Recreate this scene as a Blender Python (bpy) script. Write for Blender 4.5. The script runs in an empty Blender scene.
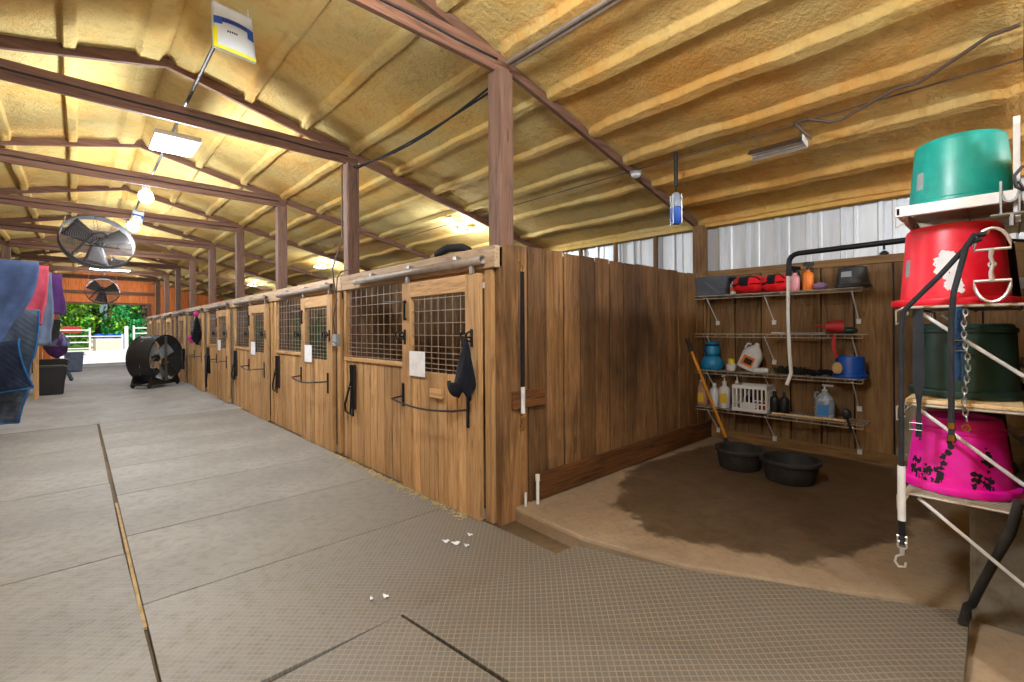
import bpy, bmesh, math, random
from mathutils import Vector, Matrix, noise
random.seed(7)
SC = bpy.context.scene
COL = SC.collection
PI = math.pi

# ------------------------------------------------------------------ materials
def lin(c):
    if isinstance(c, str):
        c = c.lstrip('#'); c = [int(c[i:i+2], 16)/255 for i in (0, 2, 4)]
    return tuple((v/12.92 if v <= .04045 else ((v+.055)/1.055)**2.4) for v in c) + (1,)

class NT:
    def __init__(s, name):
        s.m = bpy.data.materials.new(name); s.m.use_nodes = True
        s.t = s.m.node_tree; s.n = s.t.nodes; s.l = s.t.links
        s.b = s.n['Principled BSDF']
    def node(s, typ, **kw):
        nd = s.n.new(typ)
        for k, v in kw.items():
            if k in nd.inputs.keys() and not hasattr(nd, k): s.set(nd.inputs[k], v)
            else: setattr(nd, k, v)
        return nd
    def set(s, inp, v):
        if isinstance(v, bpy.types.NodeSocket): s.l.new(v, inp)
        else: inp.default_value = v
    def math(s, op, a, b=0.0, clamp=False):
        nd = s.n.new('ShaderNodeMath'); nd.operation = op; nd.use_clamp = clamp
        s.set(nd.inputs[0], a); s.set(nd.inputs[1], b); return nd.outputs[0]
    def coord(s, scale=(1, 1, 1), loc=None, rot=(0, 0, 0), kind='Object'):
        tc = s.n.new('ShaderNodeTexCoord'); mp = s.n.new('ShaderNodeMapping')
        s.l.new(tc.outputs[kind], mp.inputs['Vector'])
        mp.inputs['Scale'].default_value = scale; mp.inputs['Rotation'].default_value = rot
        if loc is not None: s.set(mp.inputs['Location'], loc)
        return mp.outputs['Vector']
    def noise(s, vec, scale=5, detail=6, rough=.55, dist=0.0):
        nd = s.n.new('ShaderNodeTexNoise'); s.l.new(vec, nd.inputs['Vector'])
        nd.inputs['Scale'].default_value = scale; nd.inputs['Detail'].default_value = detail
        nd.inputs['Roughness'].default_value = rough; nd.inputs['Distortion'].default_value = dist
        return nd.outputs['Fac']
    def ramp(s, fac, stops):
        nd = s.n.new('ShaderNodeValToRGB'); s.l.new(fac, nd.inputs['Fac'])
        e = nd.color_ramp.elements
        while len(e) < len(stops): e.new(.5)
        for el, (p, c) in zip(e, stops):
            el.position = p; el.color = lin(c) if not isinstance(c, (int, float)) else (c, c, c, 1)
        return nd.outputs['Color']
    def mix(s, fac, a, b, blend='MIX'):
        nd = s.n.new('ShaderNodeMix'); nd.data_type = 'RGBA'; nd.blend_type = blend
        s.set(nd.inputs['Factor'], fac); s.set(nd.inputs['A'], a) if 0 else None
        ins = [i for i in nd.inputs if i.type == 'RGBA']
        s.set(ins[0], a); s.set(ins[1], b)
        return [o for o in nd.outputs if o.type == 'RGBA'][0]
    def bump(s, h, strength=.3, dist=.01):
        nd = s.n.new('ShaderNodeBump'); nd.inputs['Strength'].default_value = strength
        nd.inputs['Distance'].default_value = dist
        s.l.new(h, nd.inputs['Height']); s.l.new(nd.outputs['Normal'], s.b.inputs['Normal'])
    def done(s, color=None, rough=.6, metal=0.0, spec=.5, **kw):
        if color is not None: s.set(s.b.inputs['Base Color'], lin(color) if isinstance(color, (str,)) else color)
        s.set(s.b.inputs['Roughness'], rough); s.set(s.b.inputs['Metallic'], metal)
        s.set(s.b.inputs['Specular IOR Level'], spec)
        for k, v in kw.items(): s.set(s.b.inputs[k], v)
        return s.m

def tone(m):
    a = m.n.new('ShaderNodeAttribute'); a.attribute_name = 'tone'; return a.outputs['Fac']

def wood(name, light, mid, dark, axis='Z', rough=.7, grain=1.0, var=.5, dirt=None, dirtscale=1.2, dirtlo=.45, dirthi=.7):
    m = NT(name); t = tone(m)
    sc = {'X': (1.2, 16, 16), 'Y': (16, 1.2, 16), 'Z': (16, 16, 1.2)}[axis]
    off = m.n.new('ShaderNodeCombineXYZ')
    for i in range(3): m.set(off.inputs[i], m.math('MULTIPLY', t, 37.3))
    v = m.coord(sc, off.outputs[0])
    n = m.noise(v, 1.6*grain, 8, .65, 1.2)
    c = m.ramp(n, [(.28, dark), (.47, mid), (.72, light)])
    k = m.math('ADD', m.math('MULTIPLY', t, var), 1-var*.55)
    g = m.n.new('ShaderNodeCombineColor')
    for i in range(3): m.set(g.inputs[i], k)
    c = m.mix(1.0, c, g.outputs[0], 'MULTIPLY')
    # knots
    kv = m.coord({'X': (1, 5, 5), 'Y': (5, 1, 5), 'Z': (5, 5, 1)}[axis], off.outputs[0])
    vo = m.n.new('ShaderNodeTexVoronoi'); m.l.new(kv, vo.inputs['Vector']); vo.inputs['Scale'].default_value = 1.1
    kf = m.math('LESS_THAN', vo.outputs['Distance'], .085)
    c = m.mix(m.math('MULTIPLY', kf, .6), c, lin(dark))
    if dirt:
        d = m.noise(m.coord((1, 1, .6)), dirtscale, 5, .6, .4)
        f = m.ramp(d, [(dirtlo, 0.0), (dirthi, .85)])
        c = m.mix(f, c, lin(dirt))
    m.bump(n, .25, .004)
    return m.done(c, rough, spec=.3)

def plastic(name, color, rough=.4, spec=.5, speck=None, amt=.06, **kw):
    m = NT(name)
    n = m.noise(m.coord((1, 1, 1)), 9, 5, .6)
    c2 = speck or color
    a = lin(color); b = lin(c2) if speck else tuple(x*.8 for x in a[:3]) + (1,)
    c = m.mix(m.ramp(n, [(.45, 0.0), (.75, 1.0)]), a, b)
    r = m.math('ADD', m.math('MULTIPLY', n, .25), rough-.1)
    return m.done(c, r, spec=spec, **kw)

def metal(name, color, rough=.35, met=1.0, rust=None):
    m = NT(name); n = m.noise(m.coord(), 14, 6, .6)
    a = lin(color)
    c = m.mix(m.ramp(n, [(.5, 0.0), (.72, .8)]), a, lin(rust) if rust else tuple(x*.7 for x in a[:3])+(1,))
    return m.done(c, m.math('ADD', m.math('MULTIPLY', n, .2), rough-.1), met)

def cloth(name, color, color2=None, rough=.9, sc=140, quilt=None):
    m = NT(name); v = m.coord()
    n = m.noise(v, 6, 5, .6)
    c = m.mix(m.ramp(n, [(.35, 0.0), (.7, 1.0)]), lin(color), lin(color2 or color))
    h = m.noise(v, sc, 2, .5)
    if quilt:
        w = m.n.new('ShaderNodeTexWave'); w.bands_direction = 'DIAGONAL'; m.l.new(v, w.inputs['Vector']); w.inputs['Scale'].default_value = quilt
        h = m.math('ADD', m.math('MULTIPLY', h, .2), w.outputs['Fac'])
    m.bump(h, .35, .006)
    return m.done(c, rough, spec=.2, **{'Sheen Weight': .04})

def emit(name, color, strength):
    m = NT(name)
    n = m.noise(m.coord(), 3, 2)
    m.done('#dddddd', .5)
    m.set(m.b.inputs['Emission Color'], m.mix(m.math('MULTIPLY', n, .05), lin(color), (1, 1, 1, 1)))
    m.b.inputs['Emission Strength'].default_value = strength
    return m.m

def clear(name, color, alpha=.35, rough=.25, trans=.6):
    m = NT(name); n = m.noise(m.coord(), 6, 4)
    c = m.mix(m.math('MULTIPLY', n, .3), lin(color), (.8, .8, .8, 1))
    return m.done(c, rough, 0, .5, **{'Transmission Weight': trans, 'Alpha': 1.0, 'IOR': 1.2})

M = {}
M['stall'] = wood('stall_pine', '#d0ac7c', '#b88f60', '#86623e', 'Z', var=.42, dirt='#6a4a2a', dirtlo=.58, dirthi=.85)
M['stall_h'] = wood('stall_pine_rail', '#d2ae80', '#ba9262', '#8a663f', 'Y', var=.25)
M['header'] = wood('weathered_header', '#c9b095', '#b2977a', '#836a51', 'Y', var=.25)
M['parti'] = wood('dark_oak_planks', '#9a744e', '#7b5936', '#47301d', 'Z', var=.75, dirt='#2a1a10', dirtscale=1.0, dirtlo=.44, dirthi=.66)
M['partih'] = wood('dark_oak_rail', '#7e512c', '#5f3b1c', '#352010', 'X', var=.4)
M['backw'] = wood('brown_board_wall', '#93714a', '#7a5b39', '#4d351f', 'Z', var=.45, dirt='#2c1d11', dirtscale=.9, dirtlo=.5, dirthi=.75)
M['backh'] = wood('brown_board_rail', '#94713f', '#7b5b38', '#4d351f', 'Y', var=.3)
M['beamx'] = wood('truss_timber_x', '#84604c', '#6d4c3b', '#432d22', 'X', var=.3)
M['beamy'] = wood('truss_timber_y', '#86583f', '#6f4632', '#42271b', 'Y', var=.3)
M['post'] = wood('post_timber', '#806252', '#6b5042', '#443128', 'Z', var=.3)
M['postl'] = wood('pale_post', '#c9965d', '#b5824b', '#7d5430', 'Z', var=.3)
M['greypost'] = wood('grey_post', '#8d8172', '#786c5e', '#4c4238', 'Z', var=.3)
M['gapshade'] = plastic('gap_shade_black', '#1a120c', .9)
M['inside'] = wood('stall_inside_boards', '#8f7658', '#735b41', '#463423', 'Z', var=.5, dirt='#2e2015')
M['gable'] = wood('orange_gable_boards', '#e08a4c', '#d0743a', '#a05228', 'Z', var=.3)
M['shelfwood'] = wood('new_pine', '#e6cca2', '#d9bb8c', '#b08d5c', 'X', var=.15)

def foam_mat():
    m = NT('spray_foam'); v = m.coord()
    n1 = m.noise(v, .9, 4, .6, .3); n2 = m.noise(v, 9, 6, .65); n3 = m.noise(m.coord((1, 7, 1)), 2.2, 4, .6)
    c = m.ramp(n1, [(.3, '#d2ab5c'), (.5, '#cdb272'), (.7, '#c9b67e')])
    sx = m.n.new('ShaderNodeSeparateXYZ'); m.l.new(v, sx.inputs[0])
    wash_side = m.math('MULTIPLY', m.math('LESS_THAN', sx.outputs[1], 2.5), m.math('GREATER_THAN', sx.outputs[0], 2.2))   # foam over the wash bay is more orange
    o = m.ramp(m.math('ADD', m.noise(m.coord(loc=(3, 9, 1)), .8, 5, .65, .5), m.math('MULTIPLY', wash_side, .14)), [(.48, 0.0), (.74, .85)])
    c = m.mix(o, c, lin('#d0954a'))
    c = m.mix(m.ramp(n2, [(.5, 0.0), (.8, .45)]), c, lin('#8e6b32'))
    c = m.mix(m.ramp(n3, [(.55, 0.0), (.8, .3)]), c, lin('#e6cd8c'))
    rib = m.math('PINGPONG', m.math('ADD', sx.outputs[1], m.math('MULTIPLY', n2, .06)), .16)
    rib = m.math('MULTIPLY', m.math('LESS_THAN', rib, .014), .5)
    h = m.math('ADD', m.math('ADD', n2, rib), m.math('MULTIPLY', m.noise(v, 34, 5, .65), .7))
    m.bump(h, .7, .03)
    return m.done(c, .95, spec=.08)
M['foam'] = foam_mat()

def mat_rubber(name, a, b, c3):
    m = NT(name)
    v = m.coord(rot=(0, 0, PI/4))
    sx = m.n.new('ShaderNodeSeparateXYZ'); m.l.new(v, sx.inputs[0])
    def line(o, per, w):
        f = m.math('PINGPONG', m.math('DIVIDE', o, per), .5)
        return m.math('LESS_THAN', f, w)
    l1 = line(sx.outputs[0], .028, .085); l2 = line(sx.outputs[1], .028, .085)
    gl = m.math('MAXIMUM', l1, l2)
    v2 = m.coord()
    n1 = m.noise(v2, 1.1, 5, .6, .3); n2 = m.noise(v2, 16, 5, .65)
    c = m.ramp(n1, [(.3, a), (.52, b), (.72, c3)])
    c = m.mix(m.ramp(n2, [(.45, 0.0), (.75, .45)]), c, lin('#4c453c'))
    gp = m.n.new('ShaderNodeNewGeometry'); sp = m.n.new('ShaderNodeSeparateXYZ'); m.l.new(gp.outputs['Position'], sp.inputs[0])
    tr = m.math('ADD', m.math('SUBTRACT', m.math('MULTIPLY', sp.outputs[0], .5), m.math('MULTIPLY', sp.outputs[1], .45)), m.math('ADD', m.math('MULTIPLY', n1, 1.2), .45), True)
    c = m.mix(m.math('MULTIPLY', tr, .85, True), c, lin('#5a4f41'))      # tracked dirt, made darker to stand for the weaker light there
    c = m.mix(m.math('MULTIPLY', gl, m.math('MULTIPLY', n2, .48)), c, lin('#b5a992'))
    m.bump(m.math('ADD', gl, m.math('MULTIPLY', n2, .5)), .5, .006)
    return m.done(c, .62, spec=.35)
M['mat'] = mat_rubber('rubber_mat_grey', '#7d7c7b', '#8e8d8b', '#9c9b99')
M['mat2'] = mat_rubber('rubber_mat_brown', '#635c52', '#736c61', '#837b70')

def concrete(name, cols, wet=False):
    m = NT(name); v = m.coord()
    n1 = m.noise(v, 1.3, 6, .6, .4); n2 = m.noise(v, 26, 5, .7); n4 = m.noise(v, 6, 8, .75, .8)
    c = m.ramp(n1, [(.3, cols[0]), (.52, cols[1]), (.74, cols[2])])
    c = m.mix(m.ramp(n2, [(.5, 0.0), (.8, .4)]), c, lin(cols[3]))
    c = m.mix(m.ramp(n4, [(.48, 0.0), (.75, .5)]), c, lin(cols[3]))
    r = .75
    if wet:   # a wet patch with its own outline
        sx = m.n.new('ShaderNodeSeparateXYZ'); m.l.new(v, sx.inputs[0])
        dx = m.math('DIVIDE', m.math('SUBTRACT', sx.outputs[0], 4.15), 1.62)
        dy = m.math('DIVIDE', m.math('SUBTRACT', sx.outputs[1], 1.38), 1.08)
        d = m.math('ADD', m.math('MULTIPLY', dx, dx), m.math('MULTIPLY', dy, dy))
        d = m.math('ADD', d, m.math('MULTIPLY', m.noise(v, 3.2, 6, .65), .9))
        f = m.ramp(d, [(1.26/2, 1.0), (1.36/2, 0.0)])
        nd = f.node; m.l.new(m.math('MULTIPLY', d, .5), nd.inputs['Fac'])
        c = m.mix(m.math('MULTIPLY', f, m.math('ADD', .42, m.math('MULTIPLY', n4, .75)), True), c, lin('#413120'))
        r = m.math('SUBTRACT', .75, m.math('MULTIPLY', f, .3))
    m.bump(n2, .3, .006)
    return m.done(c, r, spec=.35)
M['conc'] = concrete('aisle_concrete', ['#8f9093', '#a0a1a3', '#adaeaf', '#6f6d6a'])
M['slab'] = concrete('wash_slab_concrete', ['#85725c', '#958068', '#a5917a', '#5f4f3d'], True)
M['curb'] = concrete('curb_concrete', ['#716858', '#857b69', '#938a77', '#3b3226'])
M['dirt'] = concrete('packed_dirt', ['#4a3a28', '#5c4a33', '#74603f', '#2c2115'])
M['sand'] = concrete('tan_floor', ['#978168', '#a69078', '#b5a088', '#6b5843'])
M['gravel'] = concrete('white_gravel', ['#d8d2c8', '#e4dfd6', '#f0ece4', '#b9b1a4'])
M['grass'] = concrete('meadow', ['#4f7a2c', '#5f8d35', '#73a23f', '#3a5c20'])

def siding():
    m = NT('white_metal_siding'); v = m.coord()
    n = m.noise(m.coord((6, 6, .7)), 1.2, 6, .65)
    c = m.ramp(n, [(.35, '#b9bcc0'), (.6, '#ced1d4'), (.8, '#aeb0b2')])
    return m.done(c, .42, .35)
M['siding'] = siding()
M['black'] = plastic('black_plastic', '#1a1a1c', .5, amt=.1)
M['rubber'] = plastic('black_rubber', '#232323', .6, speck='#3c3a38')
M['iron'] = metal('black_iron', '#1b1b1d', .45, .6)
M['steel'] = metal('galvanised_steel', '#a9adb0', .4)
M['pipe'] = metal('dull_pipe', '#8f8378', .6, .4, rust='#7a6350')
M['darkpipe'] = metal('dark_pipe', '#3f3a3a', .45, .7)
M['silver'] = metal('bright_steel', '#dedede', .38, .75)
M['brass'] = metal('worn_brass', '#b98f4a', .3)
M['wirew'] = plastic('white_wire_coat', '#b3aa9c', .45, speck='#8f7f66')
M['mesh'] = metal('mesh_wire', '#a5978a', .45, .6, rust='#6b4a33')
M['whitep'] = plastic('white_paint', '#dcdcdc', .5, speck='#c4c2bd')
M['paper'] = plastic('paper_white', '#e8eaf0', .7)
M['teal'] = plastic('teal_plastic', '#0a8f86', .36, speck='#0fa79c')
M['red'] = plastic('red_plastic', '#e0122b', .38, speck='#f02a45')
M['pink'] = plastic('pink_plastic', '#f010a8', .38, speck='#fa3cc0')
M['green'] = plastic('dark_green_plastic', '#17352f', .4, speck='#274a40')
M['blue'] = plastic('blue_plastic', '#1450b4', .4)
M['cyan'] = plastic('cyan_plastic', '#1b7fb5', .45)
M['orange'] = plastic('orange_plastic', '#f07a12', .4)
M['pinkb'] = plastic('pink_liquid', '#d58f96', .35)
M['purple'] = plastic('purple_sponge', '#8a6a92', .8)
M['yellow'] = plastic('yellow_plastic', '#e6cf2c', .45)
M['yhandle'] = plastic('amber_handle', '#c8862a', .35)
M['amber'] = plastic('amber_jug', '#a57c62', .3)
M['whiteb'] = plastic('white_bottle', '#cfd0d4', .4)
M['clearj'] = plastic('milky_jug', '#a9b8c8', .25, **{'Transmission Weight': .35})
M['bluelab'] = plastic('blue_label', '#3d7fc0', .5)
M['yellab'] = plastic('yellow_label', '#d6b23a', .5)
M['orglab'] = plastic('orange_label', '#d9751c', .5)
M['greylab'] = plastic('grey_label', '#8f979c', .5)
M['redlab'] = plastic('red_label', '#b3222c', .5)
M['bin'] = clear('clear_bin', '#8f99a8', trans=.75)
M['bag'] = plastic('white_bag_film', '#d5dbe2', .35, speck='#c3cad2')
M['bagb'] = plastic('blue_print', '#2457b8', .4)
M['bagy'] = plastic('yellow_print', '#e8dc1c', .4)
M['navy'] = cloth('navy_nylon', '#39486b', '#4a5c82')
M['dnavy'] = cloth('dark_navy_quilt', '#171d2e', '#262f45', quilt=9)
M['greyq'] = cloth('grey_quilt', '#3d4654', '#525c6a', quilt=9)
M['redc'] = cloth('red_nylon', '#a23a4c', '#c25563')
M['greyc'] = cloth('slate_nylon', '#58637a', '#6a768c')
M['purc'] = cloth('purple_nylon', '#472a5c', '#5c3670')
M['blueb'] = cloth('blue_binding', '#1c4f80', '#255f95')
M['capc'] = cloth('black_navy_cloth', '#0e0f17', '#171924')
M['magenta'] = cloth('magenta_trim', '#b02a78', '#c84a90')
M['bagred'] = cloth('red_bag_cloth', '#d0141c', '#e8242a')
M['blade'] = plastic('grey_fan_blade', '#b4b9be', .45)
M['fwire'] = plastic('grey_guard_wire', '#5d5e60', .6)
M['strap'] = cloth('black_webbing', '#141316', '#201e23')
M['straph'] = cloth('grey_webbing', '#26282c', '#34363b')
M['strapb'] = cloth('blue_webbing', '#2a4a78', '#3a5c8c')
M['strapr'] = cloth('red_webbing', '#a82c2c', '#c04040')
M['brist'] = cloth('dark_bristle', '#1c2018', '#30362a')
M['sponge'] = cloth('tan_sponge', '#b89a6a', '#c9ac7c')
M['hay'] = cloth('green_hay', '#2f4a34', '#4c6a48')
M['dust'] = plastic('packed_dust', '#b39b70', .9, speck='#8a7550')
M['straw'] = cloth('straw', '#b59f68', '#d2bd86')
M['teald'] = cloth('teal_rope', '#1f6f70', '#2b8a88')
M['wire'] = plastic('grey_cable', '#5c4a3c', .6)
M['led'] = emit('led_panel_light', '#f2f6ff', 14)
M['led2'] = emit('led_bulb_light', '#f2f6ff', 30)
M['tube'] = emit('fluorescent_off', '#b8c4d8', .25)
M['bark'] = wood('bark', '#6a5645', '#554335', '#352820', 'Z')
def leafm(n, a, b):
    m = NT(n); t = tone(m)
    c = m.mix(t, lin(a), lin(b))
    return m.done(c, .55, spec=.3, **{'Subsurface Weight': 0.0})
M['leafa'] = leafm('leaf_bright', '#3f8a22', '#8ccc3a')
M['leafb'] = leafm('leaf_deep', '#12703a', '#3fae62')
M['leafc'] = leafm('leaf_yellow', '#6a9c22', '#b4d84a')

# ------------------------------------------------------------------ mesh kit
class MB:
    def __init__(s):
        s.bm = bmesh.new(); s.tl = s.bm.verts.layers.float.new('tone')
    def _tone(s, vs, t=None):
        t = random.random() if t is None else t
        for v in vs: v[s.tl] = t
    def box(s, x0, x1, y0, y1, z0, z1, t=None, mat=None):
        vs = [s.bm.verts.new(p) for p in ((x0,y0,z0),(x1,y0,z0),(x1,y1,z0),(x0,y1,z0),(x0,y0,z1),(x1,y0,z1),(x1,y1,z1),(x0,y1,z1))]
        for f in ((0,3,2,1),(4,5,6,7),(0,1,5,4),(1,2,6,5),(2,3,7,6),(3,0,4,7)): s.bm.faces.new([vs[i] for i in f])
        s._tone(vs, t)
        if mat is not None:
            for v in vs: v.co = mat @ v.co
        return s
    def beam(s, p0, p1, w, h, up=(0, 0, 1), t=None):
        p0, p1 = Vector(p0), Vector(p1); d = (p1-p0); L = d.length; d.normalize()
        u = Vector(up); sd = d.cross(u).normalized(); u = sd.cross(d).normalized()
        m = Matrix((( sd.x, d.x, u.x, p0.x), (sd.y, d.y, u.y, p0.y), (sd.z, d.z, u.z, p0.z), (0,0,0,1)))
        return s.box(-w/2, w/2, 0, L, -h/2, h/2, t, m)
    def prism(s, pts, axis, a, b, t=None):
        """polygon pts (2-D) extruded along axis from a to b; the 2-D plane is the other two axes in order"""
        def P(p, k):
            return {'X': (k, p[0], p[1]), 'Y': (p[0], k, p[1]), 'Z': (p[0], p[1], k)}[axis]
        A = [s.bm.verts.new(P(p, a)) for p in pts]; B = [s.bm.verts.new(P(p, b)) for p in pts]
        n = len(pts)
        s.bm.faces.new(A); s.bm.faces.new(B[::-1])
        for i in range(n): s.bm.faces.new((A[i], B[i], B[(i+1) % n], A[(i+1) % n]))
        s._tone(A+B, t); return s
    def tube(s, pts, r, seg=8, cap=True, t=None, closed=False):
        pts = [Vector(p) for p in pts]; n = len(pts); rings = []; prev = None
        rr = r if isinstance(r, (list, tuple)) else [r]*n
        for i, p in enumerate(pts):
            if closed: d = pts[(i+1) % n]-pts[i-1]
            elif i == 0: d = pts[1]-p
            elif i == n-1: d = p-pts[i-1]
            else: d = (pts[i+1]-p).normalized()+(p-pts[i-1]).normalized()
            if d.length < 1e-9: d = Vector((0, 0, 1))
            d.normalize()
            if prev is None:
                a = Vector((0, 0, 1)) if abs(d.z) < .9 else Vector((1, 0, 0))
                u = d.cross(a).normalized()
            else:
                u = (prev-d*prev.dot(d)).normalized()
            prev = u; w = d.cross(u)
            rings.append([s.bm.verts.new(p+(u*math.cos(2*PI*k/seg)+w*math.sin(2*PI*k/seg))*rr[i]) for k in range(seg)])
        m = n if closed else n-1
        for i in range(m):
            A, B = rings[i], rings[(i+1) % n]
            for k in range(seg): s.bm.faces.new((A[k], A[(k+1) % seg], B[(k+1) % seg], B[k]))
        if cap and not closed: s.bm.faces.new(rings[0][::-1]); s.bm.faces.new(rings[-1])
        s._tone([v for r_ in rings for v in r_], t); return s
    def lathe(s, prof, seg=32, mat=None, t=None, capa=False, capb=False, sx=1, sy=1):
        rings = []
        for r, z in prof:
            rings.append([s.bm.verts.new((max(r, 1e-4)*math.cos(2*PI*k/seg)*sx, max(r, 1e-4)*math.sin(2*PI*k/seg)*sy, z)) for k in range(seg)])
        for A, B in zip(rings, rings[1:]):
            for k in range(seg): s.bm.faces.new((A[k], A[(k+1) % seg], B[(k+1) % seg], B[k]))
        if capa: s.bm.faces.new(rings[0][::-1])
        if capb: s.bm.faces.new(rings[-1])
        vs = [v for r_ in rings for v in r_]; s._tone(vs, t)
        if mat is not None:
            for v in vs: v.co = mat @ v.co
        return s
    def ball(s, c, r, u=14, v=9, sc=(1, 1, 1), jit=0, t=None):
        c = Vector(c); rings = []
        for j in range(v+1):
            th = PI*j/v
            rings.append((math.sin(th), math.cos(th)))
        s.lathe([(max(a*r, 1e-4), b*r) for a, b in rings][::-1], u, Matrix.Translation(c) @ Matrix.Diagonal((*sc, 1)), t)
        return s
    def sheet(s, fn, nu, nv, thick=0.0, t=None):
        """grid surface fn(u,v)->xyz, optionally thickened along its normal"""
        P = [[Vector(fn(i/nu, j/nv)) for j in range(nv+1)] for i in range(nu+1)]
        def grid(Q, flip):
            V = [[s.bm.verts.new(p) for p in row] for row in Q]
            for i in range(nu):
                for j in range(nv):
                    f = (V[i][j], V[i+1][j], V[i+1][j+1], V[i][j+1]); s.bm.faces.new(f[::-1] if flip else f)
            return V
        A = grid(P, False); vs = [v for r in A for v in r]
        if thick:
            N = []
            for i in range(nu+1):
                row = []
                for j in range(nv+1):
                    a = P[min(i+1, nu)][j]-P[max(i-1, 0)][j]; b = P[i][min(j+1, nv)]-P[i][max(j-1, 0)]
                    n = a.cross(b); n = n.normalized() if n.length > 1e-12 else Vector((0, 0, 1)); row.append(P[i][j]-n*thick)
                N.append(row)
            B = grid(N, True); vs += [v for r in B for v in r]
            edge = [(i, 0) for i in range(nu)]+[(nu, j) for j in range(nv)]+[(i, nv) for i in range(nu, 0, -1)]+[(0, j) for j in range(nv, 0, -1)]
            for k in range(len(edge)):
                a, b = edge[k], edge[(k+1) % len(edge)]
                s.bm.faces.new((A[b[0]][b[1]], A[a[0]][a[1]], B[a[0]][a[1]], B[b[0]][b[1]]))
        s._tone(vs, t); return s
    def build(s, name, mat, parent=None, smooth=False, bevel=0, loc=None, rot=None, subsurf=0, auto=40):
        bmesh.ops.recalc_face_normals(s.bm, faces=s.bm.faces)
        me = bpy.data.meshes.new(name); s.bm.to_mesh(me); s.bm.free()
        if smooth:
            for p in me.polygons: p.use_smooth = True
            if auto and not subsurf: me.set_sharp_from_angle(angle=math.radians(auto))
        o = bpy.data.objects.new(name, me); COL.objects.link(o)
        me.materials.append(M[mat] if isinstance(mat, str) else mat)
        if parent: o.parent = parent
        if loc: o.location = loc
        if rot: o.rotation_euler = rot
        if bevel:
            b = o.modifiers.new('bevel', 'BEVEL'); b.width = bevel; b.segments = 2; b.limit_method = 'ANGLE'
        if subsurf:
            b = o.modifiers.new('sub', 'SUBSURF'); b.levels = subsurf; b.render_levels = subsurf
        return o

def tag(o, label, cat, group=None):
    o['label'] = label; o['category'] = cat
    if group: o['group'] = group
    return o
def thing(name, label, cat, loc=(0, 0, 0), rot=(0, 0, 0), group=None):
    o = bpy.data.objects.new(name, None); COL.objects.link(o); o.empty_display_size = .1
    o.location = loc; o.rotation_euler = rot
    return tag(o, label, cat, group)
def struct(o):
    o['kind'] = 'structure'; return o
def copy_tree(o, parent=None):
    c = o.copy(); COL.objects.link(c)
    if parent: c.parent = parent
    for ch in [x for x in bpy.data.objects if x.parent == o]: copy_tree(ch, c)
    return c
def arc(c, r, a0, a1, n, ax='XZ'):
    out = []
    for i in range(n+1):
        a = a0+(a1-a0)*i/n; x, y = r*math.cos(a), r*math.sin(a)
        out.append({'XZ': (c[0]+x, c[1], c[2]+y), 'YZ': (c[0], c[1]+x, c[2]+y), 'XY': (c[0]+x, c[1]+y, c[2])}[ax])
    return out

# ------------------------------------------------------------------ setting
RX, RZ, SL = .6, 3.72, .235                  # ridge of the rafters' underside and their slope
XB, XL, XS = 5.48, -1.05, 2.14               # back wall, left stall line, right stall line
Y0, YE = -4.5, 24.8
def raf(x): return RZ-SL*abs(x-RX)
POSTS = [2.53, 5.06]+[7.52+2.46*i for i in range(7)]

struct(MB().box(-4.3, 2.3, Y0, YE, -.12, -.012).build('floor', 'conc'))
# raised wash slab, edge worn, corner clipped
sl = MB(); sl.prism([(2.34, 2.62), (2.30, 2.4), (2.27, 1.8), (2.40, 1.2), (2.7, .6), (2.98, .13), (XB, .13), (XB, 2.62)], 'Z', -.1, .09)
struct(sl.build('floor_wash_bay', 'slab', bevel=.02))
struct(MB().box(2.3, 5.6, 2.62, YE, -.1, .01).build('floor_stalls', 'dirt'))
struct(MB().box(XL, 2.16, Y0, 9.35, -.1, -.0112).build('floor_seam_shade', 'dirt'))  # dark sheet under the mats, gives their open seams a shaded look
struct(MB().prism([(2.05, 2.62), (2.05, 1.5), (2.3, 1.5), (2.36, 2.62)], 'Z', -.1, -.006).build('floor_gap', 'dirt'))
struct(MB().box(-30, 40, -30, Y0, -.2, -.02).build('ground_bounce', 'gravel'))  # unseen ground behind the camera, added to bounce sunlight inside
struct(MB().prism([(2.2, Y0), (6, Y0), (6, .13), (2.36, .13), (2.3, .14)], 'Z', -.1, .02).build('floor_corner', 'sand', bevel=.01))

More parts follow.
